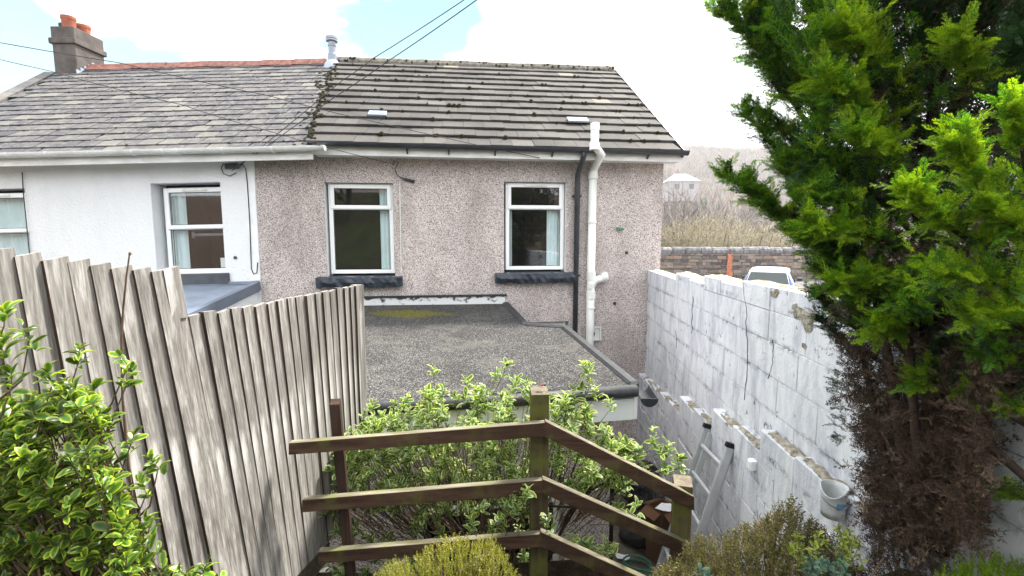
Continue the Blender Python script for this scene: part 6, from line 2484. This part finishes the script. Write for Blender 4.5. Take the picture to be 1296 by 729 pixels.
def heath(name, label, cat, root, mat, tab, x0, x1, ymax, Y0, Y1, n, size, base, seed, group=None, up=0.9):
    rs = np.random.default_rng(seed)
    t = thing(name, label, cat, root, group)
    P, D, Z_ = [], [], []
    st_ = MB()
    b = np.array(base)
    for i in range(n):
        px = rs.uniform(x0, x1)
        ty = prof(px, tab)
        py = ty + (ymax - ty) * rs.random() ** 1.2
        f_ = (py - ty) / max(1, ymax - ty)
        Y = Y0 + (Y1 - Y0) * ((1 - f_) * 0.7 + 0.3 * rs.random())
        p = np.array(at(px, py, Y))
        d = unit(unit(p - b) * 0.6 + rs.normal(0, 0.22, 3) + A3(0, -0.1, up))
        s = size * rs.uniform(0.6, 1.2)
        P.append(p - d * s * 0.6); D.append(d); Z_.append(s)
        if i % 7 == 0:
            st_.tube([b + rs.normal(0, 0.04, 3) * A3(1, 1, 0), (b + p) / 2 + rs.normal(0, 0.03, 3), p - d * s * 0.5], [0.005, 0.0035, 0.0015], 4, cap=False)
    st_.build('stem', M['twig'], t)
    P, D, Z_ = np.array(P), np.array(D), np.array(Z_)
    off = np.array(wloc(t))
    R = frames(D, rs.uniform(0, 6.28, n), Z_)
    k_of = rs.integers(0, len(SHOOTS), n)
    VV, FF, n0 = [], [], 0
    for k in range(len(SHOOTS)):
        sel = np.where(k_of == k)[0]
        v, f = scatter(SHOOTS[k], R[sel], P[sel] - off)
        VV.append(v); FF.append(f + n0); n0 += len(v)
    o = new_obj('foliage', mesh_np('foliage', np.concatenate(VV), np.concatenate(FF), M[mat]), t)
    o['kind'] = 'stuff'
    return t


gz_ = lambda x, y: terr_z(x, y)
heath('golden_heath', 'dense golden yellow heath bush in front of the left rails', 'shrub', (-0.22, 1.95, gz_(-0.2, 1.95)), 'golden_heath',
      [(440, 780), (478, 728), (500, 712), (525, 708), (545, 690), (565, 684), (585, 678), (600, 690), (620, 684), (640, 706), (655, 735), (690, 790)], 462, 670, 800, 1.75, 2.15, 2100, 0.075, (-0.2, 1.95, -1.8), 31)
heath('heather', 'olive heather bush with upright shoots below the ladder and the outlet box', 'shrub', (0.95, 1.75, gz_(0.95, 1.75)), 'heather',
      [(820, 740), (850, 720), (875, 700), (890, 680), (905, 692), (925, 678), (950, 672), (975, 655), (1000, 640), (1020, 662), (1045, 680), (1070, 715), (1090, 750)], 828, 1085, 800, 1.45, 2.0, 1700, 0.125, (1.0, 1.75, -1.65), 32)
heath('heather', 'low brown heather at the foot of the conifer stems', 'shrub', (1.45, 1.55, gz_(1.45, 1.5)), 'conifer_dead',
      [(1080, 730), (1110, 690), (1150, 680), (1200, 690), (1240, 700), (1300, 715)], 1085, 1320, 790, 1.3, 1.75, 700, 0.09, (1.45, 1.55, -1.5), 33)
heath('golden_heath', 'yellow green heath in the lower right corner in front of the conifer', 'shrub', (1.35, 1.25, gz_(1.3, 1.25)), 'conifer_bright',
      [(1180, 735), (1215, 712), (1250, 705), (1290, 712), (1320, 720)], 1185, 1330, 800, 1.15, 1.4, 500, 0.07, (1.4, 1.3, -1.5), 34)


def small_plant(label, root, pts, size, n, mat, seed, ln=0.06):
    rs = np.random.default_rng(seed)
    t = thing('small_plant', label, 'plant', root)
    tw = []
    for (px, py, Y) in pts:
        tip = np.array(at(px, py, Y))
        tw.append((tip, unit(A3(rs.normal(0, 0.35), rs.normal(-0.2, 0.25), 0.9)), tip * 0.4 + np.array(root) * 0.6))
    broadleaf(t, tw, size, n, ln, mat, mat, rs, singles=0, stem_r=0.003)
    return t


r_ = np.random.default_rng(77)
small_plant('small lime green leafed plant between the heather and the conifer', (1.06, 1.6, gz_(1.05, 1.6) - 0.05), [(r_.uniform(1000, 1090), r_.uniform(675, 715), r_.uniform(1.5, 1.65)) for k in range(26)] + [(1075, 672, 1.65), (1085, 680, 1.65), (1060, 668, 1.68)], 0.024, 12, 'lime_leaf', 41)
small_plant('blue green leafy plant at the bottom edge below the lime plant', (1.0, 1.45, gz_(1.0, 1.45) - 0.05), [(r_.uniform(1022, 1078), r_.uniform(705, 740), r_.uniform(1.38, 1.46)) for k in range(20)] + [(888, 718, 1.45), (895, 726, 1.45)], 0.026, 12, 'blue_leaf', 42)
stk = MB(); stk.tube([at(1098, 735, 1.5), at(1108, 722, 1.52), at(1118, 707, 1.55)], [0.004, 0.004, 0.003], 6)
tag(stk.build('stick', M['pale_twigs'] if False else M['twig']), 'short bare stick poking up in front of the conifer foot', 'stick')

# ================================================================ BEYOND THE LANE


def twig_tree(name, label, loc, h, w_, mat, n, seed, tw_r=0.02, group=None, up=0.6, cat='tree', trunk=True, ball=False):
    """a bare or leafy crown of many fine twigs on forked limbs"""
    rs = np.random.default_rng(seed)
    t = thing(name, label, cat, loc, group)
    L0 = np.array(loc, float)
    m = MB()
    base = L0
    ends = []
    if trunk:
        m.tube([base, base + A3(0.02 * h, 0, 0.25 * h), base + A3(0, 0, 0.5 * h)], [0.022 * h, 0.017 * h, 0.01 * h], 6)
    for k in range(16):
        a = rs.uniform(0, 6.28)
        q0 = base + A3(0, 0, h * rs.uniform(0.08, 0.5))
        q1 = base + A3(cos(a) * w_ * rs.uniform(0.3, 0.9), sin(a) * w_ * rs.uniform(0.3, 0.9), h * rs.uniform(0.45, 0.9))
        m.tube([q0, (q0 + q1) / 2 + rs.normal(0, 0.04 * h, 3), q1], [0.010 * h, 0.007 * h, 0.003 * h], 5, cap=False)
        ends.append((q0, q1))
    m.build('trunk', M['bark'] if mat != 'pale_twigs' else M['twig'], t)
    V, F = [], []
    for i in range(n):
        q0, q1 = ends[int(rs.integers(0, len(ends)))]
        s = rs.uniform(0.35, 1.0)
        p = q0 * (1 - s) + q1 * s + rs.normal(0, 0.05 * h, 3)
        d = unit(rs.normal(0, 0.6, 3) + A3(0, 0, up) + unit(p - base) * 0.5)
        Lt = rs.uniform(0.08, 0.22) * h
        if ball:
            u_ = unit(rs.normal(0, 1, 3)) * rs.uniform(0.35, 0.9)
            lobe = A3(cos(int(i % 5) * 1.3) * 0.4 * w_, sin(int(i % 5) * 1.3) * 0.4 * w_, (0.12 * (i % 3) - 0.1) * h)
            p = base + A3(0, 0, 0.48 * h) + lobe + u_ * A3(w_ * 0.75, w_ * 0.75, h * 0.36)
            d = unit(u_ + rs.normal(0, 0.5, 3) + A3(0, 0, up))
            Lt = rs.uniform(0.05, 0.12) * h
        e = p + d * Lt + rs.normal(0, 0.02 * h, 3)
        sd = unit(np.cross(d, rs.normal(0, 1, 3))) * tw_r
        k = len(V)
        V += [p - sd, p + sd, e, (p + e) / 2 + np.cross(sd, d) * 1.2]
        F += [(k, k + 1, k + 2), (k + 1, k + 3, k + 2), (k + 3, k, k + 2)]
    off = np.array(wloc(t))
    o = new_obj('crown', mesh_np('crown', np.array(V) - off, np.array(F), M[mat]), t)
    o['kind'] = 'stuff'
    return t


# pale willows just behind the stone wall
for k, (px, top, Y, w_) in enumerate(((868, 272, 38, 2.4), (905, 268, 40, 2.8), (945, 278, 42, 2.6), (985, 285, 44, 2.6), (840, 285, 39, 2.0))):
    p = at(px, 312, Y)
    zt = at(px, top - 6, Y).z
    zb_ = land_z(p.x, Y) - 0.1
    twig_tree('willow_shrub', ['pale yellow bare willow beside the house corner above the stone wall', 'largest pale yellow bare willow above the orange mark on the stone wall', 'pale yellow bare willow above the parked car', 'pale yellow bare willow nearest the conifer', 'pale yellow bare willow mostly hidden by the house corner'][k],
              (p.x, Y, zb_), zt - zb_, w_ * 1.1, 'pale_twigs', 4600, 300 + k, 0.017, 'pale willows behind the stone wall', 0.35, ball=True)
# bare purple brown trees behind them
for k, (px, top, Y, w_) in enumerate(((855, 236, 78, 4.5), (880, 240, 84, 5), (905, 246, 80, 5), (930, 252, 86, 5), (958, 250, 82, 5), (985, 262, 78, 5), (1010, 270, 80, 5))):
    p = at(px, 300, Y)
    zt = at(px, top, Y).z
    zb_ = land_z(p.x, Y) - 0.2
    twig_tree('bare_tree', 'bare purple brown tree in the row %s' % ['next to the house corner', 'second from the house corner', 'third from the house corner', 'above the largest willow', 'above the parked car', 'seen past the lowest conifer tip', 'mostly hidden behind the conifer'][k],
              (p.x, Y, zb_), zt - zb_, w_, 'bare_twigs', 1300, 330 + k, 0.05, 'bare trees on the valley side', 0.9)
# evergreen on the slope
p = at(887, 205, 190)
zb_ = land_z(p.x, 190)
twig_tree('evergreen_tree', 'small dark evergreen on the hill slope right of the pale roofed house', (p.x, 190, zb_), 10, 3.2, 'dark_evergreen', 900, 350, 0.5, None, 0.3)
# unseen trees added behind the camera to give the window reflections structure
for k, (x, y, h, w_, mt) in enumerate(((-3.2, -5.5, 4.2, 1.3, 'dark_evergreen'), (0.4, -7.5, 5.0, 1.5, 'bare_twigs'), (3.4, -6.0, 4.5, 1.2, 'dark_evergreen'), (-7.0, -7.0, 4.5, 1.6, 'bare_twigs'))):
    twig_tree('garden_tree', ['leafy dark tree behind the camera, mirrored in the left upstairs window', 'bare tree behind the camera, mirrored in the upstairs windows', 'leafy dark tree behind the camera, mirrored in the right upstairs window', 'bare tree behind the camera, mirrored in the white house windows'][k], (x, y, 0.6 if y < -5 else 0.0), h, w_, mt, 1500, 380 + k, 0.04, None, 0.4)
# bare tree whose top shows over the ridge by the flue
zb_ = land_z(-9, 32)
for (px, k) in ((405, 0), (465, 1)):
    p = at(px, 56 + 8 * k, 24)
    twig_tree('bare_tree', ['bare tree top showing over the red ridge left of the flue', 'bare tree top showing over the ridge right of the flue'][k], (p.x, 24, land_z(p.x, 24)), p.z - land_z(p.x, 24), 2.0, 'bare_twigs', 420, 360 + k, 0.007, None, 1.2)
# far woodland as one mass
rs = np.random.default_rng(55)
V, F = [], []
for i in range(5200):
    y = rs.uniform(92, 425)
    x = rs.uniform(0.28 * y - 10, 0.62 * y + 25)
    z = land_z(x, y) - 0.3
    h = rs.uniform(5, 9.5) * (0.75 if y > 300 else 1)
    ev = rs.random() < 0.10
    for k in range(11):
        a = rs.uniform(0, 6.28)
        w_ = h * 0.28 * rs.random()
        p = A3(x + cos(a) * w_, y + sin(a) * w_, z + h * rs.uniform(0.02, 0.5))
        e = p + A3(cos(a) * h * 0.14, sin(a) * h * 0.14, h * rs.uniform(0.25, 0.5))
        r = h * 0.022
        q = len(V)
        V += [p + A3(-r, 0, 0), p + A3(r, -r, 0), p + A3(0, r, 0), e]
        F += [(q, q + 1, q + 3), (q + 1, q + 2, q + 3), (q + 2, q, q + 3)]
me = mesh_np('woodland', np.array(V), np.array(F), M['wood_mass'])
wd = new_obj('woodland', me)
wd['kind'] = 'stuff'
wd['label'] = 'bare reddish brown woodland covering the far hillside'
# pale roofed house across the valley
p = at(861, 231, 150)
fh = thing('distant_house', 'distant house with a broad pale roof across the valley beside the house corner', 'house', (p.x, 150, p.z - 3))
zr, hw, hd = p.z, 5.0, 4.0
m = MB(); m.fbox(lambda a, b, z: Vector((p.x + a, 150 + b, z)), -hw + 0.4, hw - 0.4, -hd + 0.4, hd - 0.4, p.z - 6, zr - 0.02); m.build('wall', M['dirtyroof'], fh)
m = MB()
c_ = [(-hw, -hd), (hw, -hd), (hw, hd), (-hw, hd)]
m.add([(p.x + a, 150 + b, zr) for a, b in c_] + [(p.x - 1.9, 150, zr + 2.6), (p.x + 1.9, 150, zr + 2.6)], [(0, 1, 5, 4), (1, 2, 5), (2, 3, 4, 5), (3, 0, 4), (3, 2, 1, 0)])
m.build('roof', M['dirtyroof'], fh)
for k in (-1, 1):
    m = MB(); m.fbox(lambda a, b, z: Vector((p.x + a, 150 + b, z)), k * 2.2 - 0.7, k * 2.2 + 0.7, -hd + 0.36, -hd + 0.42, zr - 2.3, zr - 0.8); m.build('window', M['darkglass'], fh)

# ---------------------------------------------------------------- the air: thin haze round the whole place
m = MB()
m.hexa([(-430, -270, -24), (650, -270, -24), (650, 650, -24), (-430, 650, -24), (-430, -270, 102), (650, -270, 102), (650, 650, 102), (-430, 650, 102)])
hm = bpy.data.materials.new('haze')
hm.use_nodes = True
hn = hm.node_tree.nodes
hn.clear()
ho = hn.new('ShaderNodeOutputMaterial')
hv = hn.new('ShaderNodeVolumePrincipled')
hv.inputs['Color'].default_value = (0.93, 0.95, 1.0, 1)
hv.inputs['Density'].default_value = 0.0009
hm.node_tree.links.new(hv.outputs[0], ho.inputs['Volume'])
hz = m.build('haze', hm)
hz['kind'] = 'stuff'
